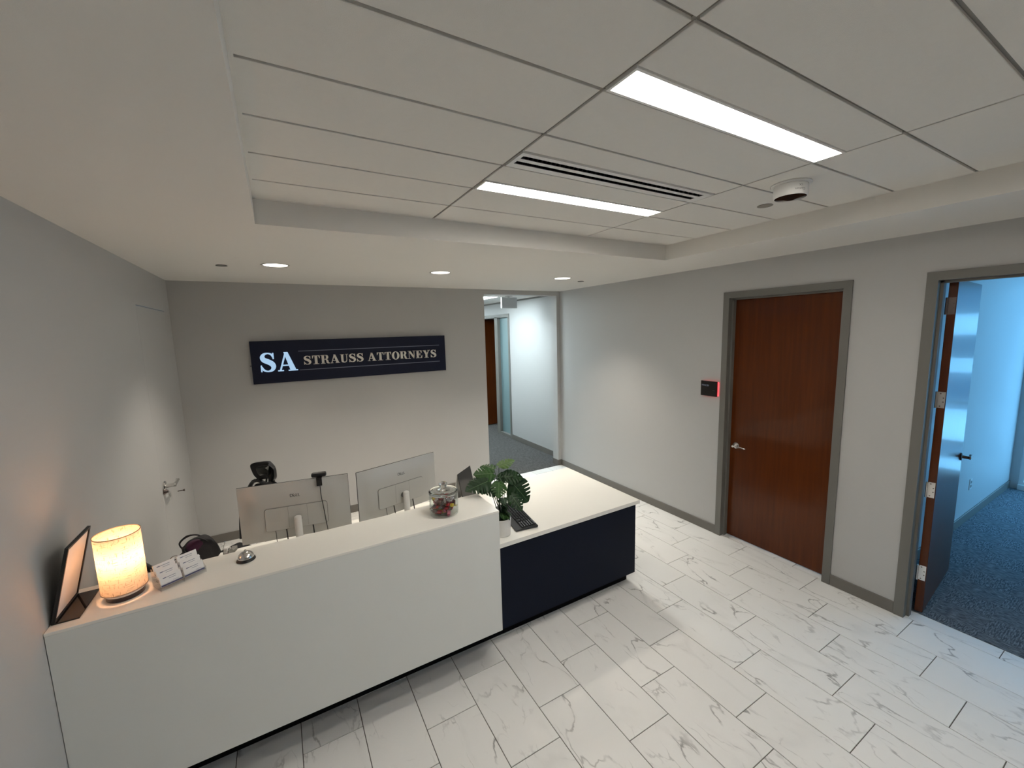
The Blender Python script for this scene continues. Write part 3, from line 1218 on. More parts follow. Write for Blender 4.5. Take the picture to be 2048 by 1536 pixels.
def glyph(ch):
    s = .06
    if ch == 'S':
        g = stroke([(.68, .76, .05), (.60, .90, .05), (.42, .965, .035), (.24, .91, .07), (.165, .77, .115), (.23, .63, .13),
                    (.42, .53, .135), (.60, .41, .135), (.66, .26, .12), (.58, .10, .075), (.39, .035, .035), (.20, .10, .05), (.09, .27, .045)])
        g += [rect(.645, .715, .66, .985), rect(.045, .11, .015, .36)]
        return g, .80
    if ch == 'A':
        return [[(.08, .03), (.17, .03), (.48, .97), (.40, 1.0)], [(.34, 1.0), (.55, 1.0), (.92, .03), (.62, .03)],
                rect(.22, .70, .27, .335), rect(0, .29, 0, s), rect(.52, 1.0, 0, s)], 1.0
    if ch == 'T':
        return [rect(.29, .56, 0, 1), rect(.03, .82, 1 - s, 1), [(.03, 1), (.03, .66), (.075, .66), (.19, .95)],
                [(.82, 1), (.66, .95), (.775, .66), (.82, .66)], rect(.13, .72, 0, s)], .85
    if ch == 'R':
        g = stroke([(.30, .972, .03), (.52, .965, .035), (.655, .88, .10), (.68, .74, .125), (.64, .60, .09), (.50, .52, .035), (.30, .51, .03)])
        g += [rect(.10, .36, 0, 1), rect(0, .46, 0, s), rect(0, .40, 1 - s, 1),
              [(.46, .53), (.60, .52), (.76, .40), (.82, .12), (.60, .06), (.55, .36)], [(.60, .12), (.82, .14), (.94, .06), (.94, 0), (.70, 0)]]
        return g, .95
    if ch == 'U':
        g = stroke([(.22, .34, .125), (.25, .15, .115), (.44, .04, .05), (.62, .10, .04), (.70, .28, .035), (.71, .40, .035)])
        g += [rect(.095, .345, .30, 1), rect(0, .45, 1 - s, 1), rect(.675, .745, .34, 1), rect(.56, .88, 1 - s, 1)]
        return g, .88
    if ch == 'O':
        g, n = [], 36
        for i in range(n):
            a, b_ = 2 * PI * i / n, 2 * PI * (i + 1) / n
            g.append([(.46 + .46 * math.cos(a), .5 + .515 * math.sin(a)), (.46 + .46 * math.cos(b_), .5 + .515 * math.sin(b_)),
                      (.46 + .19 * math.cos(b_), .5 + .45 * math.sin(b_)), (.46 + .19 * math.cos(a), .5 + .45 * math.sin(a))])
        return g, .92
    if ch == 'N':
        return [rect(.13, .20, 0, 1), [(.05, 1), (.33, 1), (.83, .22), (.83, 0), (.73, 0)], rect(.76, .83, 0, 1), rect(.61, .97, 1 - s, 1),
                rect(0, .34, 0, s), rect(0, .32, 1 - s, 1)], .97
    if ch == 'E':
        return [rect(.10, .36, 0, 1), rect(0, .76, 1 - s, 1), rect(0, .80, 0, s), [(.76, 1), (.56, .95), (.70, .68), (.76, .68)],
                [(.80, 0), (.82, .35), (.755, .35), (.60, .05)], rect(.3, .54, .475, .535), rect(.50, .565, .34, .67)], .84
    if ch == 'Y':
        return [[(.05, 1), (.36, 1), (.60, .47), (.60, .40), (.34, .40), (.34, .45)], [(.77, 1), (.85, 1), (.60, .42), (.50, .48)],
                rect(.34, .60, 0, .47), rect(0, .45, 1 - s, 1), rect(.62, .97, 1 - s, 1), rect(.19, .75, 0, s)], .95
    return [], .42


t = thing('wall_sign', 'navy rectangular company sign with lit white initials on the rear wall', 'sign', (0, 0, 0))
bm = BM()
box(bm, -4.066, -1.902, -0.050, -0.018, 1.671, 2.127, 0.002)
obj('sign_panel', bm, M['signnavy'], t)
bm = BM()
box(bm, -3.98, -1.98, -0.018, 0.0, 1.75, 2.05)
box(bm, -4.082, -3.98, -0.016, -0.008, 1.862, 1.870)
obj('mounting_rail', bm, M['black'], t)


def letters(s, x0, x1, z0, z1, material, depth):
    H = z1 - z0
    adv, tot = [], 0.0
    for ch in s:
        g, w = glyph(ch)
        adv.append((g, w, tot))
        tot += w + (0.06 if ch != ' ' else 0)
    tot -= 0.06
    sx = (x1 - x0) / tot
    for (g, w, o_), ch in zip(adv, s):
        if not g:
            continue
        b = BM()
        for poly in g:
            prism(b, [(x0 + (o_ + px) * sx, z0 + pz * H) for px, pz in poly], -0.050 - depth, -0.0502)
        lo_ = obj('letter', b, material, t)


letters('SA', -3.993, -3.634, 1.794, 2.001, M['letter_lit'], 0.010)
letters('STRAUSS ATTORNEYS', -3.573, -2.028, 1.850, 1.948, M['letter'], 0.008)
for z in (2.004, 1.7955):
    bm = BM()
    box(bm, -3.617, -1.984, -0.0520, -0.0502, z - .004, z + .004)
    obj('rule_line', bm, M['line'], t)

# ------------------------------------------------------------------ room panel with red light strip beside door_1
t = thing('room_panel', 'small black room booking screen with glowing red edge beside the closed door', 'screen', (0, -2.568, 1.525))
bm = BM()
box(bm, -0.030, -0.014, -0.088, 0.092, -0.078, 0.076, 0.003)
obj('screen_body', bm, M['gloss_black'], t)
bm = BM()
box(bm, -0.014, 0.0, -0.070, 0.075, -0.060, 0.060)
obj('bracket', bm, M['black'], t)
bm = BM()
box(bm, -0.016, -0.006, -0.094, -0.089, -0.072, 0.070)
box(bm, -0.012, -0.004, -0.080, 0.084, 0.062, 0.068)
box(bm, -0.012, -0.004, -0.080, 0.084, -0.070, -0.065)
obj('led_strip', bm, M['red_led'], t)
FACE = Matrix(((0, 0, -1, 0), (-1, 0, 0, 0), (0, 1, 0, 0), (0, 0, 0, 1)))   # text x -> -y, text y -> z, out -> -x
text_mesh('screen_text', 'PINCBI', 0.026, M['screen_text'], t, Matrix.Translation((-0.0304, 0.079, 0.022)) @ FACE, 0.0002)
text_mesh('screen_text', 'Lobby', 0.013, M['screen_text'], t, Matrix.Translation((-0.0304, -0.036, -0.020)) @ FACE, 0.0002).data.materials[0] = M['ink']

# ------------------------------------------------------------------ reception desk
LY1 = -2.680
t = thing('reception_desk', 'long white raised reception box floating above the floor', 'desk', (0, 0, 0))
bm = BM()
box(bm, XL + .002, DXM, DY, DY + 0.02, ZBOX, ZTOP - .013, 0.0012)
obj('front_panel', bm, M['laminate'], t)
bm = BM()
box(bm, DXM - 0.02, DXM, DY + .02, LY1, ZCT + .001, ZTOP - .013)
box(bm, DXM - 0.02, DXM, DY + .02, NY - 0.012, ZBOX, ZCT + .001)
obj('end_panel', bm, M['laminate'], t)
bm = BM()
box(bm, XL + .002, DXM + .001, DY - 0.001, LY1, ZTOP - 0.013, ZTOP, 0.0012)
obj('ledge_top', bm, M['solid'], t)
bm = BM()
box(bm, XL + .002, DXM - .02, LY1 - 0.02, LY1 - .001, ZCT + .001, ZTOP - .013)
obj('back_panel', bm, M['laminate'], t)
bm = BM()
box(bm, XL + .002, DXM - .02, DY + .02, NY - .001, ZBOX + .002, ZBOX + .02)
obj('underside_panel', bm, M['toe'], t)

t = thing('navy_cabinet', 'dark navy base cabinet under the white worktop and box', 'cabinet', (0, 0, 0))
NX1 = -1.342
bm = BM()
box(bm, XL + .003, NX1, NY, NY + .02, 0.100, ZCT - .0305, 0.001)
obj('front_panel', bm, M['navy'], t)
bm = BM()
box(bm, NX1 - .02, NX1, NY + .02, -1.93, 0.100, ZCT - .0305)
obj('side_panel', bm, M['navy'], t)
bm = BM()
box(bm, DXM + .001, NX1 - .02, -1.95, -1.93, 0.100, ZCT - .0305)
obj('back_panel', bm, M['navy'], t)
bm = BM()
box(bm, XL + .003, NX1 - 0.022, NY + 0.075, NY + .092, 0.0, 0.100)
box(bm, NX1 - .039, NX1 - .022, NY + .092, -1.96, 0.0, 0.100)
box(bm, XL + .003, NX1 - .02, NY + .02, NY + .20, 0.100, 0.112)
obj('toe_kick', bm, M['toe'], t)

bm = BM()
vs = [(XL + .003, LY1), (DXM + .002, LY1), (DXM + .002, NY - .010), (DXR, NY - .010), (DXR, -1.866), (XL + .003, -1.936)]
a = [bm.verts.new((x, y, ZCT - .030)) for x, y in vs]
b_ = [bm.verts.new((x, y, ZCT)) for x, y in vs]
bm.faces.new(list(reversed(a)))
bm.faces.new(b_)
for i in range(len(vs)):
    j = (i + 1) % len(vs)
    bm.faces.new((a[i], a[j], b_[j], b_[i]))
wt = obj('worktop', bm, M['solid'], None)
tag(wt, 'white slab worktop running behind the ledge and over the navy cabinet', 'worktop')
t = thing('desk_pedestal', 'grey drawer pedestal under left end of the white worktop', 'cabinet', (-4.45, -2.25, 0))
bm = BM()
box(bm, -.2, .2, -.25, .25, 0.03, ZCT - .033, 0.003)
obj('carcass', bm, M['silver'], t)
for z0, z1 in ((.05, .24), (.25, .44), (.45, .68)):
    bm = BM()
    box(bm, -.19, .19, .25, .268, z0, z1, 0.002)
    dr = obj('drawer', bm, M['silver'], t)
    bm = BM()
    box(bm, -.06, .06, .268, .29, z1 - .045, z1 - .03, 0.003)
    obj('handle', bm, M['steel'], dr)
for x in (-.17, .17):
    for y in (-.2, .2):
        bm = BM()
        cyl(bm, (x, y, 0), .02, .03, 12)
        obj('foot', bm, M['black'], t)

# ------------------------------------------------------------------ on the ledge
KL = 0.917        # size factor of the things on the ledge
# table lamp
t = thing('table_lamp', 'lit table lamp with linen drum shade on the ledge', 'lamp', (-4.489, -2.845, ZTOP))
t.scale = (KL, KL, KL)
bm = BM()
lathe(bm, (0, 0, 0), [(0, 0), (0.068, 0), (0.070, 0.003), (0.070, 0.020), (0.067, 0.023), (0, 0.023)], 48)
obj('base', bm, mat('dark_aubergine_base', (0.03, 0.018, 0.022), 0.35, var=0.05), t, True)
bm = BM()
lathe(bm, (0, 0, 0.023), [(0.0, 0), (0.072, 0), (0.074, 0.003), (0.074, 0.010), (0.070, 0.012), (0, 0.012)], 48)
obj('base_collar', bm, M['wtrim'], t, True)
bm = BM()
cyl(bm, (0, 0, 0.035), 0.012, 0.05, 20)
cyl(bm, (0, 0, 0.085), 0.018, 0.075, 20)
obj('socket', bm, M['wtrim'], t, True)
bm = BM()
lathe(bm, (0, 0, 0.160), [(0, 0), (0.012, 0), (0.016, 0.02), (0.026, 0.045), (0.026, 0.06), (0.016, 0.078), (0, 0.084)], 20)
blb = obj('bulb', bm, M['bulb'], t, True)
bm = BM()
uvl = bm.loops.layers.uv.new('UVMap')
seg, nz = 64, 1
r, z0, z1, th = 0.0845, 0.040, 0.313, 0.0014
ro = [[bm.verts.new((r * math.cos(2 * PI * i / seg), r * math.sin(2 * PI * i / seg), z)) for i in range(seg)] for z in (z0, z1)]
for i in range(seg):
    j = (i + 1) % seg
    f = bm.faces.new((ro[0][i], ro[0][j], ro[1][j], ro[1][i]))
    for lp, uv in zip(f.loops, ((i / seg, 0), ((i + 1) / seg, 0), ((i + 1) / seg, 1), (i / seg, 1))):
        lp[uvl].uv = uv
sh = obj('lamp_shade', bm, M['linen'], t, True)
M['rim'] = mat('shade_rim', (0.30, 0.22, 0.15), 0.5, var=0.0)
for z in (z0, z1):
    bm = BM()
    lathe(bm, (0, 0, z), [(r - .0016, -.0016), (r + .0014, -.0016), (r + .0014, .0016), (r - .0016, .0016)], 64, closed=True)
    obj('shade_rim', bm, M['rim'], sh, True)
# leaning sign holder at the wall
t = thing('sign_holder', 'black framed page in a slanted sign holder against the left wall', 'sign holder', (-4.6485, -2.842, ZTOP))
t.scale = (KL, KL, KL)
bm = BM()
box(bm, -0.043, 0.047, -0.122, 0.122, 0, 0.006, 0.001)
obj('base_plate', bm, M['gloss_black'], t)
tilt = math.atan2(0.082, 0.325)
PMX = Matrix.Translation((-0.036, 0, 0.006)) @ Matrix.Rotation(tilt, 4, 'Y')
bm = BM()
fw, fh, fb_ = 0.124, 0.335, 0.010
for (ya, yb, za, zb) in ((-fw, -fw + fb_, 0, fh), (fw - fb_, fw, 0, fh), (-fw + fb_, fw - fb_, fh - fb_, fh), (-fw + fb_, fw - fb_, 0, fb_)):
    box(bm, -0.006, 0.006, ya, yb, za, zb, mx=PMX)
box(bm, -0.006, -0.003, -fw + fb_, fw - fb_, fb_, fh - fb_, mx=PMX)
obj('frame', bm, M['black'], t)
bm = BM()
box(bm, -0.002, 0.001, -fw + fb_, fw - fb_, fb_, fh - fb_, mx=PMX)
obj('page', bm, M['paper'], t)
# business card holder: local x along its width, -y towards the viewer
yawc = math.radians(30)
CL = (-4.308, -2.820, ZTOP)
t = thing('card_holder', 'clear acrylic six-pocket card holder beside the lamp', 'card holder', CL, yawc)
t.scale = (KL, KL, KL)
TIER = [(-0.050, 0.020), (-0.021, 0.041), (0.008, 0.062)]     # y, z of pocket floor
TB = math.radians(22)
bm = BM()
for x in (-0.0965, -0.001, 0.0945):
    prof = [(-.064, 0), (-.064, .034), (-.040, .046), (-.036, .056), (-.012, .068), (-.006, .078), (.020, .092), (.034, .092), (.034, 0)]
    prism(bm, [(p[0], p[1]) for p in prof], x, x + .002, Matrix(((0, 1, 0, 0), (1, 0, 0, 0), (0, 0, 1, 0), (0, 0, 0, 1))))
obj('side_plate', bm, M['acrylic'], t)
for (y, z) in TIER:
    bm = BM()
    box(bm, -0.0945, 0.0945, y - .012, y + .012, z - .003, z - .001)
    box(bm, -0.0945, 0.0945, y - .0135, y - .012, z - .003, z + .016)
    obj('pocket', bm, M['acrylic'], t)
bm = BM()
box(bm, -0.0945, 0.0945, -.060, .034, 0.0, 0.002)
obj('bottom_plate', bm, M['acrylic'], t)
RZ = Matrix.Rotation(yawc, 4, 'Z')
cw, chh, ct = 0.086, 0.051, 0.013
rown = ['front', 'middle', 'back']
for ci, cx in enumerate((-0.048, 0.048)):
    for ri, (y, z) in enumerate(TIER):
        o = thing('business_cards', 'stack of white business cards, %s pocket of %s column in clear holder' % (rown[ri], 'left' if ci == 0 else 'right'),
                  'business cards', tuple(Vector(CL) + RZ.to_3x3() @ (KL * Vector((cx, y - .010, z)))), group='business cards in the clear holder')
        o.rotation_euler = (-TB, 0, yawc)
        o.scale = (KL, KL, KL)
        bm = BM()
        box(bm, -cw / 2, cw / 2, 0.0, ct, 0.0, chh, 0.0004)
        obj('card_stack', bm, M['paper'], o)
        bm = BM()
        box(bm, -cw / 2, cw / 2, -0.0005, 0.0, 0.001, 0.0085)
        obj('blue_band', bm, M['blueband'], o)
        bm = BM()
        box(bm, -.028, .022, -0.0005, 0.0, 0.0375, 0.0395)
        box(bm, -.030, -.018, -0.0006, 0.0, 0.0365, 0.0405)
        box(bm, -.008, .020, -0.0005, 0.0, 0.0290, 0.0305)
        box(bm, .006, .030, -0.0005, 0.0, 0.0150, 0.0160)
        obj('printed_lines', bm, M['pageink'], o)

# service bell
t = thing('service_bell', 'chrome dome service bell on a black base', 'bell', (-4.044, -2.803, ZTOP))
t.scale = (KL, KL, KL)
bm = BM()
lathe(bm, (0, 0, 0), [(0, 0), (0.044, 0), (0.046, 0.002), (0.044, 0.008), (0.038, 0.013), (0, 0.014)], 40)
obj('base', bm, M['black'], t, True)
bm = BM()
lathe(bm, (0, 0, 0.015), [(0.037, 0.0), (0.039, 0.001), (0.0385, 0.006), (0.034, 0.017), (0.026, 0.026), (0.015, 0.0315), (0.005, 0.033), (0, 0.033)], 40)
obj('dome', bm, M['chrome'], t, True)
bm = BM()
lathe(bm, (0, 0, 0.047), [(0, 0), (0.0025, 0), (0.0025, 0.005), (0.006, 0.007), (0.006, 0.010), (0, 0.011)], 20)
obj('button', bm, M['chrome'], t, True)

# candy jar
JC = (-3.005, -2.845, ZTOP)
JR = 0.096
t = thing('candy_jar', 'round glass candy jar with knobbed lid on the ledge', 'jar', JC)
t.scale = (KL, KL, KL)
bm = BM()
lathe(bm, (0, 0, 0), [(0, 0.0), (JR - .010, 0.0), (JR - .002, 0.006), (JR, 0.016), (JR, 0.128), (JR - .003, 0.137), (JR - .006, 0.141),
                      (JR - .010, 0.141), (JR - .008, 0.137), (JR - .005, 0.128), (JR - .005, 0.014), (JR - .014, 0.006), (0, 0.006)], 56)
obj('jar_body', bm, M['jar'], t, True)
bm = BM()
lathe(bm, (0, 0, 0.1505), [(0, 0.010), (0.055, 0.006), (0.074, 0.0), (JR - .004, 0.0), (JR + .001, 0.003), (JR + .001, 0.008), (JR - .006, 0.012), (0.080, 0.009), (0.070, 0.012), (0.045, 0.022), (0.024, 0.027), (0.017, 0.031), (0.018, 0.036),
                          (0.027, 0.042), (0.029, 0.050), (0.027, 0.060), (0.018, 0.065), (0, 0.066)], 48)
obj('jar_lid', bm, M['glass'], t, True)
bm = BM()
lathe(bm, (0, 0, 0.146), [(JR - .013, 0), (JR - .003, -.004), (JR + .001, 0), (JR - .003, .004)], 48, closed=True)
obj('jar_rim', bm, M['glass'], t, True)

# wrapped candies: five kinds, each piece its own object
def candy_protos():
    pal = [('red', (0.42, 0.012, 0.02), 0.22, 0.25), ('silver', (0.42, 0.36, 0.36), 0.20, 0.85), ('brown', (0.10, 0.045, 0.035), 0.28, 0.2),
           ('pink', (0.38, 0.07, 0.12), 0.25, 0.3), ('yellow', (0.62, 0.45, 0.04), 0.3, 0.1)]
    out = []
    for nm, c, ro_, me_ in pal:
        m_ = mat(nm + '_wrapper', c, ro_, metal=me_, var=0.25, nscale=90, bump=0.8, bscale=160)
        o = thing('candy', '%s wrapped candy in the glass jar' % {'silver': 'silver foil', 'brown': 'dark brown'}.get(nm, nm), 'candy', (0, 0, 0), group='%s candies in the jar' % nm)
        b = BM()
        box(b, -.018, .018, -.012, .012, -.008, .008, 0.005, 2)
        obj('sweet', b, m_, o, True)
        for s in (-1, 1):
            b = BM()
            vs = [b.verts.new((s * .0175, 0, 0))]
            fan = []
            for k in range(5):
                yy = -.012 + .006 * k
                fan.append(b.verts.new((s * .029, yy, .003 * (-1) ** k)))
            for k in range(4):
                b.faces.new((vs[0], fan[k], fan[k + 1]))
            obj('wrapper_end', b, m_, o)
        out.append(o)
    return out


protos = candy_protos()
pts = []
tries = 0
while len(pts) < 66 and tries < 40000:
    tries += 1
    rr, aa = (JR - .025) * math.sqrt(random.random()), random.uniform(0, 2 * PI)
    p = Vector((rr * math.cos(aa), rr * math.sin(aa), random.uniform(0.020, 0.120)))
    if all((p - q).length > 0.0245 for q in pts):
        pts.append(p)
used = [False] * 5
for i, p in enumerate(pts):
    k = random.choices(range(5), (5, 6, 4, 3, 2))[0]
    # the side towards the viewer shows red above and pink below, silver right, like the photo
    side = p.normalized().dot(Vector((-.33, -.9, 0)))
    if side > 0.72 and p.z > .05:
        k = 0
    if not used[k]:
        o = protos[k]
        used[k] = True
    else:
        o = copy_tree(protos[k])
    o.location = Vector(JC) + p * KL
    o.scale = (KL, KL, KL)
    o.rotation_euler = (random.uniform(0, 6), random.uniform(-.9, .9), random.uniform(0, 6))
for k in range(5):
    if not used[k]:
        protos[k].location = Vector(JC) + Vector((0, 0, .06))
        protos[k].scale = (KL, KL, KL)

# ------------------------------------------------------------------ behind the ledge
def monitor(label, x, y, zt, yaw, W, mark_x):
    H, D = 0.362, 0.012
    t = thing('monitor', label, 'monitor', (x, y, ZCT), yaw, group='silver monitors seen from behind')
    zb = zt - ZCT - H
    bm = BM()
    box(bm, -W / 2, W / 2, 0.0, 0.007, zb, zb + H, 0.001)
    obj('screen', bm, M['black'], t)
    bm = BM()
    # slim rear shell with a softly domed centre
    nx, nz = 24, 16
    grid = []
    for j in range(nz + 1):
        row = []
        for i in range(nx + 1):
            u, v = i / nx, j / nz
            d = min(1.0, min(u, 1 - u) / .16) * min(1.0, min(v, 1 - v) / .22)
            d = d * d * (3 - 2 * d)
            row.append(bm.verts.new((-W / 2 + .0015 + (W - .003) * u, -0.004 - 0.020 * d, zb + .0015 + (H - .003) * v)))
        grid.append(row)
    for j in range(nz):
        for i in range(nx):
            bm.faces.new((grid[j][i], grid[j][i + 1], grid[j + 1][i + 1], grid[j + 1][i]))
    edge = [grid[0][i] for i in range(nx + 1)] + [grid[j][nx] for j in range(1, nz + 1)] + [grid[nz][i] for i in range(nx - 1, -1, -1)] + [grid[j][0] for j in range(nz - 1, 0, -1)]
    back = [bm.verts.new((v.co.x, 0.0, v.co.z)) for v in edge]
    for i in range(len(edge)):
        j = (i + 1) % len(edge)
        bm.faces.new((edge[j], edge[i], back[i], back[j]))
    rs = obj('rear_shell', bm, M['silver'], t, True)
    # recessed-line cover plate
    bm = BM()
    cx0, cx1, cz0, cz1 = -0.172, 0.176, zb + 0.070, zb + 0.212

    def rr(x0, x1, z0, z1, r_, n=5):
        out = []
        for (cx, cz, a0) in ((x1 - r_, z1 - r_, 0), (x0 + r_, z1 - r_, 90), (x0 + r_, z0 + r_, 180), (x1 - r_, z0 + r_, 270)):
            for k in range(n + 1):
                a = math.radians(a0 + 90 * k / n)
                out.append((cx + r_ * math.cos(a), cz + r_ * math.sin(a)))
        return out
    prism(bm, rr(cx0 - .003, cx1 + .003, cz0 - .003, cz1 + .003, .017), -0.0252, -0.0235)
    obj('cover_groove', bm, M['silver_dark'], t)
    bm = BM()
    prism(bm, rr(cx0, cx1, cz0, cz1, .015), -0.0300, -0.0235)
    obj('cover_plate', bm, M['silver'], t)
    bm = BM()
    for xx in (-0.045, 0.062):
        box(bm, xx - .0006, xx + .0006, -0.0303, -0.0299, cz0 + .008, cz1 - .002)
    obj('plate_seam', bm, M['silver_dark'], t)
    # stand
    bm = BM()
    zc = zb + 0.155
    lathe(bm, (0.012, -0.072, 0.012), [(0, 0), (0.021, 0), (0.021, zc - 0.018), (0.019, zc - 0.010), (0.013, zc - .006), (0, zc - .005)], 28)
    obj('stand_column', bm, M['wtrim'], t, True)
    bm = BM()
    tube(bm, [(0.012, -0.060, zc - .03), (0.012, -0.028, zc - .03)], 0.019, 16, 1)
    obj('pivot', bm, M['silver_dark'], t, True)
    bm = BM()
    box(bm, -0.12, 0.14, -0.095, 0.11, 0.0, 0.012, 0.005, 2)
    obj('stand_base', bm, M['wtrim'], t)
    # maker's mark
    BACK = Matrix(((1, 0, 0, 0), (0, 0, -1, 0), (0, 1, 0, 0), (0, 0, 0, 1)))
    mz = zb + 0.270
    g = BM()
    sw = 0.0021

    def seg_(p, q):
        tube(g, [(p[0], 0, p[1]), (q[0], 0, q[1])], sw, 4, 1)
    D_ = [(0, 0), (0, .017), (.007, .017), (.0125, .0135), (.0135, .0085), (.0125, .0035), (.007, 0), (0, 0)]
    for p, q in zip(D_[:-1], D_[1:]):
        seg_(p, q)
    # tilted E
    ca, sa = math.cos(math.radians(38)), math.sin(math.radians(38))

    def rot(px, pz):
        px -= .006
        pz -= .0085
        return (.0215 + px * ca - pz * sa, .0085 + px * sa + pz * ca)
    for p, q in (((0, 0), (0, .017)), ((0, 0), (.011, 0)), ((0, .0085), (.010, .0085)), ((0, .017), (.011, .017))):
        seg_(rot(*p), rot(*q))
    for ox in (.033, .045):
        seg_((ox, .017), (ox, 0))
        seg_((ox, 0), (ox + .009, 0))
    for v in g.verts:
        v.co = Vector((mark_x + v.co.x - .026, -0.0238 + v.co.y * .25, mz + v.co.z))
    obj('logo', g, M['ink'], t)
    # cables under the cover plate
    for xx, r_ in ((-0.125, .0016), (-0.065, .0034), (0.085, .0036)):
        bm = BM()
        tube(bm, [(xx, -0.025, cz0 + .006), (xx + .004, -0.03, cz0 - .03), (xx + .010, -0.05, 0.06), (xx + .02, -0.09, 0.006)], r_, 8, 5)
        obj('cable', bm, M['black'], t, True)
    return t


mon1 = monitor('left silver monitor from behind, webcam clipped on top', -3.796, -2.336, 1.270, math.radians(-9.3), 0.624, 0.000)
mon2 = monitor('right silver monitor from behind, next to the candy jar', -3.1485, -2.326, 1.270, math.radians(15.2), 0.605, 0.010)

# webcam on the left monitor
t = thing('webcam', 'small black webcam clipped to top of left monitor', 'webcam', (-3.796, -2.336, 1.270), math.radians(-9.3))
bm = BM()
box(bm, 0.098, 0.186, -0.012, 0.024, 0.004, 0.032, 0.010, 3)
obj('camera_body', bm, M['black'], t, True)
bm = BM()
box(bm, 0.128, 0.160, -0.034, -0.028, -0.045, 0.010, 0.002)
box(bm, 0.128, 0.160, -0.030, 0.012, 0.0005, 0.006, 0.001)
obj('clip', bm, M['gloss_black'], t)
bm = BM()
tube(bm, [(0.147, -0.036, -0.040), (0.149, -0.038, -0.11), (0.158, -0.037, -0.20), (0.166, -0.034, -0.30), (0.18, -0.04, -0.42), (0.20, -0.06, -0.512)], 0.0022, 8, 6)
obj('cable', bm, M['black'], t, True)

# desk phone (dark wedge behind the lamp)
t = thing('desk_phone', 'dark grey desk phone behind the table lamp', 'phone', (-4.575, -2.370, ZCT), math.radians(12))
bm = BM()
prism(bm, [(-.11, 0), (.11, 0), (.11, .045), (.055, .135), (-.085, .325), (-.11, .325)], -.075, .095)
obj('phone_body', bm, mat('dark_grey_plastic', (0.035, 0.032, 0.033), 0.45, var=0.05), t)
bm = BM()
tl = math.atan2(.19, .14)
PM = Matrix.Translation((.055, 0, .137)) @ Matrix.Rotation(tl, 4, 'Y')
box(bm, -.19, -.10, -.055, .03, 0.002, 0.006, mx=PM)
obj('display', bm, M['page_screen'], t)
bm = BM()
box(bm, -.20, -.005, .040, .085, 0.004, 0.030, 0.010, 2, mx=PM)
obj('handset', bm, M['black'], t, True)

# tent-shaped tablet stand near the plant
t = thing('tent_display', 'dark tent-shaped desk display behind the candy jar', 'display', (-2.521, -2.010, ZCT), math.radians(40))
for s, mm in ((-1, M['page_screen']), (1, M['silver'])):
    bm = BM()
    A = Matrix.Translation((0, s * 0.052, 0)) @ Matrix.Rotation(s * math.radians(11.5), 4, 'X')
    box(bm, -.118, .118, -0.003, 0.003, 0.002, 0.262, 0.001, mx=A)
    obj('panel', bm, mm, t)

# keyboard
kv = Vector((.05, .343)).normalized()
t = thing('keyboard', 'black computer keyboard on white counter beside the plant pot', 'keyboard', (-2.333, -2.555, ZCT), math.atan2(kv.y, kv.x) - PI)
# local x: from far end (+) to the near numpad end (-x is far), y across
bm = BM()
prism(bm, [(-.085, .002), (.085, .002), (.088, .016), (.080, .024), (-.040, .015), (-.085, .010), (-.088, .006)], -.222, .222,
      Matrix(((0, 1, 0, 0), (1, 0, 0, 0), (0, 0, 1, 0), (0, 0, 0, 1))))
obj('keyboard_body', bm, mat('keyboard_grey', (0.035, 0.035, 0.038), 0.5, var=0.05, spec=0.3), t)
bm = BM()
for r_ in range(6):
    yy = -.030 + r_ * .0192
    zz = .0155 + (yy + .04) * .075
    x = -.212
    groups = [(15, .0192), (3, .0192), (4, .0192)]
    for n_, w_ in groups:
        for k in range(n_):
            if not (r_ in (1, 2) and n_ == 3 and k != 1 and r_ == 1):
                box(bm, x + .0017, x + w_ - .0017, yy - .0078, yy + .0078, zz, zz + .0060, 0.0010)
            x += w_
        x += .004
kz = obj('keys', bm, mat('dark_keycaps', (0.009, 0.009, 0.011), 0.5, var=0.05, spec=0.2), t)
kz['kind'] = 'stuff'
bm = BM()
for r_ in range(6):
    yy = -.030 + r_ * .0192
    zz = .0155 + (yy + .04) * .075 + .0066
    for k in range(4):
        box(bm, .134 + .0192 * k + .005, .134 + .0192 * k + .012, yy - .001, yy + .004, zz, zz + .0002)
lg = obj('key_legends', bm, mat('legend_grey', (0.5, 0.5, 0.55), 0.5, var=0.0), t)
lg['kind'] = 'stuff'

# potted monstera
PC = Vector((-2.580, -2.828, 0.73))
t = thing('potted_plant', 'monstera plant in a white pot at the end of the ledge', 'plant', (-2.547, -2.728, ZCT))
bm = BM()
lathe(bm, (0, 0, 0), [(0, 0), (0.058, 0), (0.062, 0.003), (0.068, 0.125), (0.066, 0.127), (0.063, 0.125), (0.060, 0.105), (0, 0.105)], 40)
obj('pot', bm, M['pot'], t, True)
bm = BM()
lathe(bm, (0, 0, 0.098), [(0.0, 0.010), (0.03, 0.012), (0.0605, 0.009), (0.0605, 0.0), (0, 0)], 24)
obj('soil', bm, M['soil'], t)


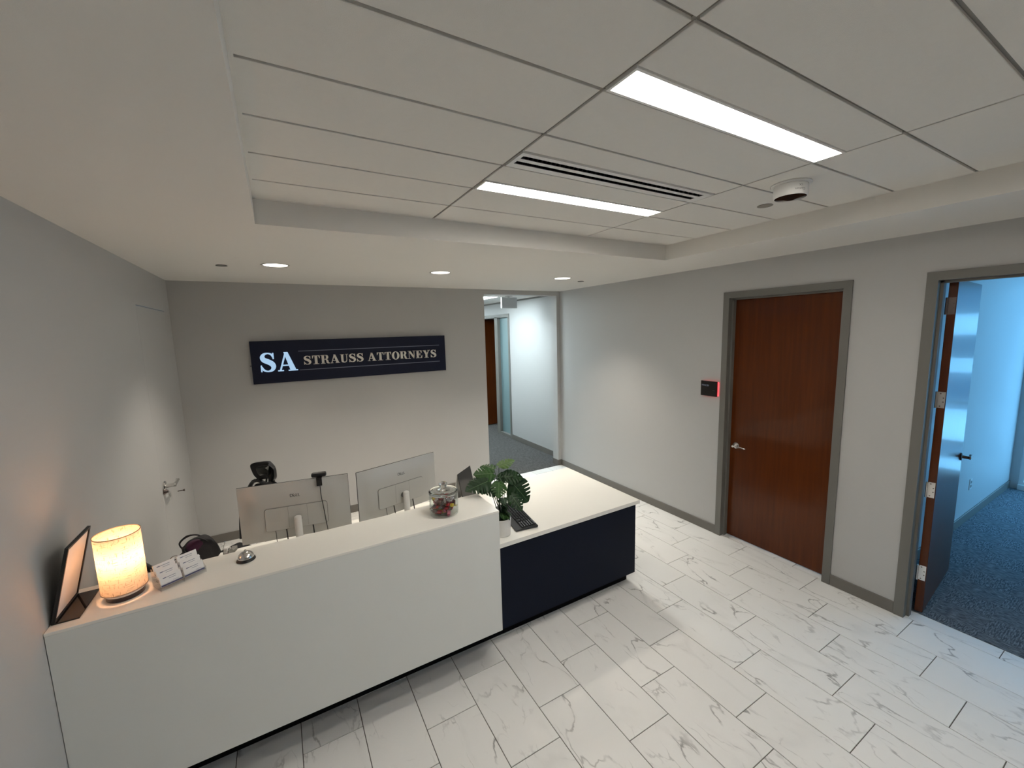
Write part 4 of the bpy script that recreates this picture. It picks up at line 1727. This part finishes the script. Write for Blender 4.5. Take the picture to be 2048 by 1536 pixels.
def leaf(Lg, Wd, cuts, droop, joint, tip, normal, material, name='leaf', fold=0.25):
    """joint and tip are in plant-local coordinates"""
    J, T = Vector(joint), Vector(tip)
    X = (T - J).normalized()
    Nn = Vector(normal).normalized()
    Y = Nn.cross(X).normalized()
    Z = X.cross(Y).normalized()
    b = BM()
    NS = 84
    cols_ = (0.0, 0.35, 0.7, 1.0)
    rows_ = {-1: [], 1: []}
    mid = []
    for i in range(NS + 1):
        u = i / NS
        x = -0.16 + 1.16 * u
        # heart outline
        w = math.sin(PI * min(1, u ** 0.62)) ** 0.8 if 0 < u < 1 else 0.0
        w *= (1.0 - 0.25 * u)
        mid.append(x)
        for s in (-1, 1):
            slit = 1.0
            for c in cuts:
                cc_ = c + (0.025 if s > 0 else 0)
                d = abs(u - cc_)
                if d < 0.026:
                    slit = min(slit, 0.36 + 0.64 * (d / 0.026) ** 1.5)
            rows_[s].append(w * Wd / 2 * slit)
    def P(x, y):
        xr = x * Lg
        # lobes sweep forward, blade folds along the midrib and droops to its tip
        xx = xr + abs(y) * 0.42
        z = -droop * Lg * max(0, x) ** 2 + fold * abs(y) - 0.9 * abs(y) ** 2 / Wd + 0.006 * math.sin(x * 34) * (abs(y) / Wd)
        return J + X * xx + Y * y + Z * z
    vv = []
    for i in range(NS + 1):
        row = []
        # sinus at the base: no blade on the midrib behind the joint
        base = 0.0 if mid[i] > 0 else 0.10 * Wd * (-mid[i] / 0.16)
        for s in (-1, 1):
            w = max(rows_[s][i], base + 1e-4)
            row.append([b.verts.new(P(mid[i], s * (base + (w - base) * c))) for c in cols_])
        vv.append(row)
    for i in range(NS):
        for s in (0, 1):
            A, B = vv[i][s], vv[i + 1][s]
            for k in range(3):
                b.faces.new((A[k], B[k], B[k + 1], A[k + 1]))
    bmesh.ops.remove_doubles(b, verts=b.verts[:], dist=1e-5)
    lf = obj(name, b, material, t, True)
    b = BM()
    tube(b, [J + Z * .001] + [P(x, 0) + Z * .0012 for x in (.2, .45, .7, .93)], 0.0018, 6, 3, 0.0006)
    obj('midrib', b, M['vein'], lf, True)
    b = BM()
    root = Vector((random.uniform(-.02, .02), random.uniform(-.02, .02), 0.10))
    m1 = root.lerp(J, .55) + Vector((0, 0, .35 * (J - root).length * .25))
    tube(b, [root, m1, J], 0.0030, 8, 6, 0.0022)
    obj('stem', b, M['stem'], t, True)


def loc(p):
    return tuple(Vector(p) - PC)


CUTS = (.34, .47, .60, .73)
leaf(.19, .215, CUTS, .12, loc((-2.470, -2.800, 1.075)), loc((-2.365, -2.870, .925)), (-.35, -.62, .60), M['leaf'])
leaf(.185, .165, CUTS, .04, loc((-2.665, -2.800, 1.125)), loc((-2.835, -2.830, 1.110)), (-.15, -.50, .85), M['leaf'])
leaf(.15, .15, (.4, .55, .7), .10, loc((-2.590, -2.745, 1.150)), loc((-2.700, -2.740, 1.170)), (-.1, -.62, .75), M['leaf_mid'])
leaf(.13, .12, (.42, .58, .72), .15, loc((-2.530, -2.720, 1.190)), loc((-2.415, -2.735, 1.225)), (0, -.28, .95), M['leaf_pale'])
leaf(.15, .15, (.42, .58, .72), .05, loc((-2.620, -2.790, 1.070)), loc((-2.730, -2.850, 1.085)), (-.30, -.60, .70), M['leaf'])
leaf(.15, .15, (.40, .56, .70), .10, loc((-2.640, -2.760, 1.090)), loc((-2.760, -2.770, 1.120)), (-.25, -.70, .65), M['leaf'])
leaf(.15, .14, (.40, .56, .70), .10, loc((-2.520, -2.780, 1.130)), loc((-2.420, -2.800, 1.110)), (.0, -.65, .75), M['leaf'])
leaf(.14, .13, (.40, .56, .70), .10, loc((-2.575, -2.800, 1.100)), loc((-2.620, -2.880, 1.060)), (-.2, -.75, .6), M['leaf_mid'])
leaf(.13, .12, (.40, .56, .70), .12, loc((-2.500, -2.840, 1.000)), loc((-2.470, -2.910, .930)), (-.1, -.75, .6), M['leaf'])
leaf(.12, .11, (.45, .62), .20, loc((-2.440, -2.700, 1.120)), loc((-2.330, -2.700, 1.090)), (.25, -.35, .9), M['leaf'])
leaf(.13, .11, (.45, .6, .72), .20, loc((-2.560, -2.700, 1.165)), loc((-2.610, -2.610, 1.180)), (-.05, -.5, .85), M['leaf_mid'])
leaf(.10, .10, (.5, .66), .05, loc((-2.570, -2.850, 1.000)), loc((-2.600, -2.925, 1.000)), (-.2, -.5, .8), M['leaf'])
leaf(.11, .10, (.45, .62), .15, loc((-2.560, -2.760, 1.120)), loc((-2.500, -2.800, 1.130)), (-.1, -.65, .7), M['leaf'])
for k in range(20):
    a = random.uniform(-1.9, 1.2)
    r0, r1 = random.uniform(.01, .035), random.uniform(.055, .080)
    z = random.uniform(.135, .225)
    J = (r0 * math.cos(a), r0 * math.sin(a), z)
    T = (r1 * math.cos(a), r1 * math.sin(a), z - random.uniform(-.01, .04))
    leaf(.055, .042, (), .2, J, T, (.3 * math.cos(a), .3 * math.sin(a), 1), M['leaf'] if k % 3 else M['leaf_mid'], 'leaflet')

# bag on the worktop at the far left
t = thing('handbag', 'black bag with purple panel and loop handles behind the card holder', 'bag', (-4.349, -2.060, ZCT), math.radians(20))
bm = BM()
bmesh.ops.create_uvsphere(bm, u_segments=28, v_segments=18, radius=1.0)
for v in bm.verts:
    c = v.co
    n_ = lambda q: math.copysign(abs(q) ** 0.62, q)
    x, y, z = n_(c.x) * .105, n_(c.y) * .062, n_(c.z)
    wob = 1 + 0.06 * math.sin(9 * c.x + 5 * c.z) + 0.05 * math.sin(11 * c.y + 3 * c.x)
    z = .094 + z * .092 * (1 + .10 * math.sin(4 * c.x + 1))
    v.co = Vector((x * wob * (1 - .25 * (z / .19)), y * wob, max(0.0, z)))
obj('bag_body', bm, M['bag'], t, True)
bm = BM()
bmesh.ops.create_uvsphere(bm, u_segments=20, v_segments=12, radius=1.0)
for v in bm.verts:
    c = v.co
    v.co = Vector((-.022 + c.x * .052, -.020 + c.y * .045, .150 + c.z * .045))
obj('purple_panel', bm, M['purple'], t, True)
for dy in (-.045, .035):
    bm = BM()
    tube(bm, [(-.075, dy, .13), (-.088, dy * 1.2, .175), (-.050, dy, .208), (.000, dy * .9, .200), (.035, dy, .165)], 0.007, 8, 6, flat=.6)
    obj('handle', bm, M['bag'], t, True)
for (x, z) in ((-.135, .128), (-.170, .102)):
    bm = BM()
    pth = [(x + .020 * math.cos(a), -.05, z + .020 * math.sin(a)) for a in [2 * PI * k / 20 for k in range(21)]]
    tube(bm, pth, 0.0022, 6, 1)
    obj('key_ring', bm, M['darksteel'], t, True)
bm = BM()
tube(bm, [(-.095, -.03, .14), (-.115, -.045, .13), (-.150, -.05, .115)], 0.003, 6, 4)
obj('ring_strap', bm, M['bag'], t, True)

# tape dispenser + mouse beside the bag
t = thing('tape_dispenser', 'small grey tape dispenser between bag and left monitor', 'tape dispenser', (-4.205, -1.985, ZCT), math.radians(70))
bm = BM()
prism(bm, [(-.06, 0), (.06, 0), (.062, .026), (.040, .020), (.010, .020), (-.020, .050), (-.050, .050), (-.062, .02)], -.016, .016)
obj('body', bm, M['silver_dark'], t)
bm = BM()
lathe(bm, (-.034, -.010, .048), [(.012, 0), (.025, 0), (.025, .020), (.012, .020)], 24, 'Y', closed=True)
obj('tape_roll', bm, M['paper'], t, True)
t = thing('computer_mouse', 'white computer mouse on worktop beside the bag', 'mouse', (-4.190, -2.125, ZCT), math.radians(35))
bm = BM()
bmesh.ops.create_uvsphere(bm, u_segments=24, v_segments=14, radius=1.0)
for v in bm.verts:
    v.co = Vector((v.co.x * .052, v.co.y * .030, max(0.0, v.co.z) * .034 + .001))
obj('shell', bm, M['paper'], t, True)
bm = BM()
lathe(bm, (.028, -.003, .026), [(0, 0), (.006, 0), (.006, .006), (0, .006)], 14, 'Y')
obj('scroll_wheel', bm, M['black'], t)

# ------------------------------------------------------------------ office chair behind the left monitor
t = thing('office_chair', 'black ergonomic office chair with headrest behind the left monitor', 'chair', (-4.262, -1.553, 0), math.radians(-52))
bm = BM()
for k in range(5):
    a = 2 * PI * k / 5
    tube(bm, [(0, 0, .085), (.16 * math.cos(a), .16 * math.sin(a), .078), (.30 * math.cos(a), .30 * math.sin(a), .062)], 0.022, 8, 3, 0.014)
obj('star_base', bm, M['frame_black'], t, True)
for k in range(5):
    a = 2 * PI * k / 5
    bm = BM()
    for s in (-1, 1):
        lathe(bm, (.30 * math.cos(a) + s * .014 * math.sin(a) - .009, .30 * math.sin(a) - s * .014 * math.cos(a), .028), [(0, 0), (.028, 0), (.028, .018), (0, .018)], 18, 'X')
    obj('caster', bm, M['frame_black'], t, True)
bm = BM()
cyl(bm, (0, 0, .08), .028, .30, 20)
box(bm, -.10, .10, -.13, .13, .375, .415, .01)
obj('gas_column', bm, M['frame_black'], t)
bm = BM()
box(bm, -.25, .25, -.25, .24, .415, .49, .035, 4)
obj('seat', bm, M['fabric_black'], t, True)


def sheet(w0, w1, z0, z1, y0, y1, dish, th, rnd=.3, nx=14, nz=14, tl=0.0):
    b = BM()
    g = [[], []]
    for side in (0, 1):
        for j in range(nz + 1):
            v = j / nz
            row = []
            for i in range(nx + 1):
                u = 2 * i / nx - 1
                w = (w0 + (w1 - w0) * v) * (1 - rnd * abs(2 * v - 1) ** 4)
                row.append(b.verts.new((u * w, y0 + (y1 - y0) * v + dish * (1 - u * u) * 1.0 + (th if side else 0), z0 + (z1 - z0) * v + tl * u)))
            g[side].append(row)
    for side in (0, 1):
        G = g[side]
        for j in range(nz):
            for i in range(nx):
                q = (G[j][i], G[j][i + 1], G[j + 1][i + 1], G[j + 1][i])
                b.faces.new(q if side == 0 else tuple(reversed(q)))
    A, B = g
    ring = lambda G: [G[0][i] for i in range(nx + 1)] + [G[j][nx] for j in range(1, nz + 1)] + [G[nz][i] for i in range(nx - 1, -1, -1)] + [G[j][0] for j in range(nz - 1, 0, -1)]
    ra, rb = ring(A), ring(B)
    for i in range(len(ra)):
        j = (i + 1) % len(ra)
        b.faces.new((ra[j], ra[i], rb[i], rb[j]))
    return b


obj('backrest', sheet(.21, .16, .52, 0.960, .22, .33, .05, .018), M['fabric_black'], t, True)
bm = BM()
tube(bm, [(-.20, .225, .52), (-.225, .27, .74), (-.175, .33, .94), (-.09, .335, .995), (0, .345, .97), (.09, .335, .995), (.175, .33, .94), (.225, .27, .74), (.20, .225, .52)], .016, 8, 6)
obj('back_frame', bm, M['frame_black'], t, True)
bm = BM()
tube(bm, [(0, .10, .40), (0, .29, .46), (0, .34, .70), (0, .39, .97), (0, .39, 1.09)], .022, 8, 5)
tube(bm, [(-.045, .37, .94), (-.04, .385, 1.02), (-.03, .37, 1.10)], .008, 6, 4)
tube(bm, [(.045, .37, .94), (.04, .385, 1.02), (.03, .37, 1.10)], .008, 6, 4)
obj('spine', bm, M['frame_black'], t, True)
hb = sheet(.115, .150, 1.000, 1.150, .335, .315, .055, .022, .45)
obj('headrest', hb, M['frame_black'], t, True)
hb = sheet(.06, .075, 1.045, 1.120, .325, .316, .055, .010, .40)
obj('headrest_pad', hb, M['pad'], t, True)
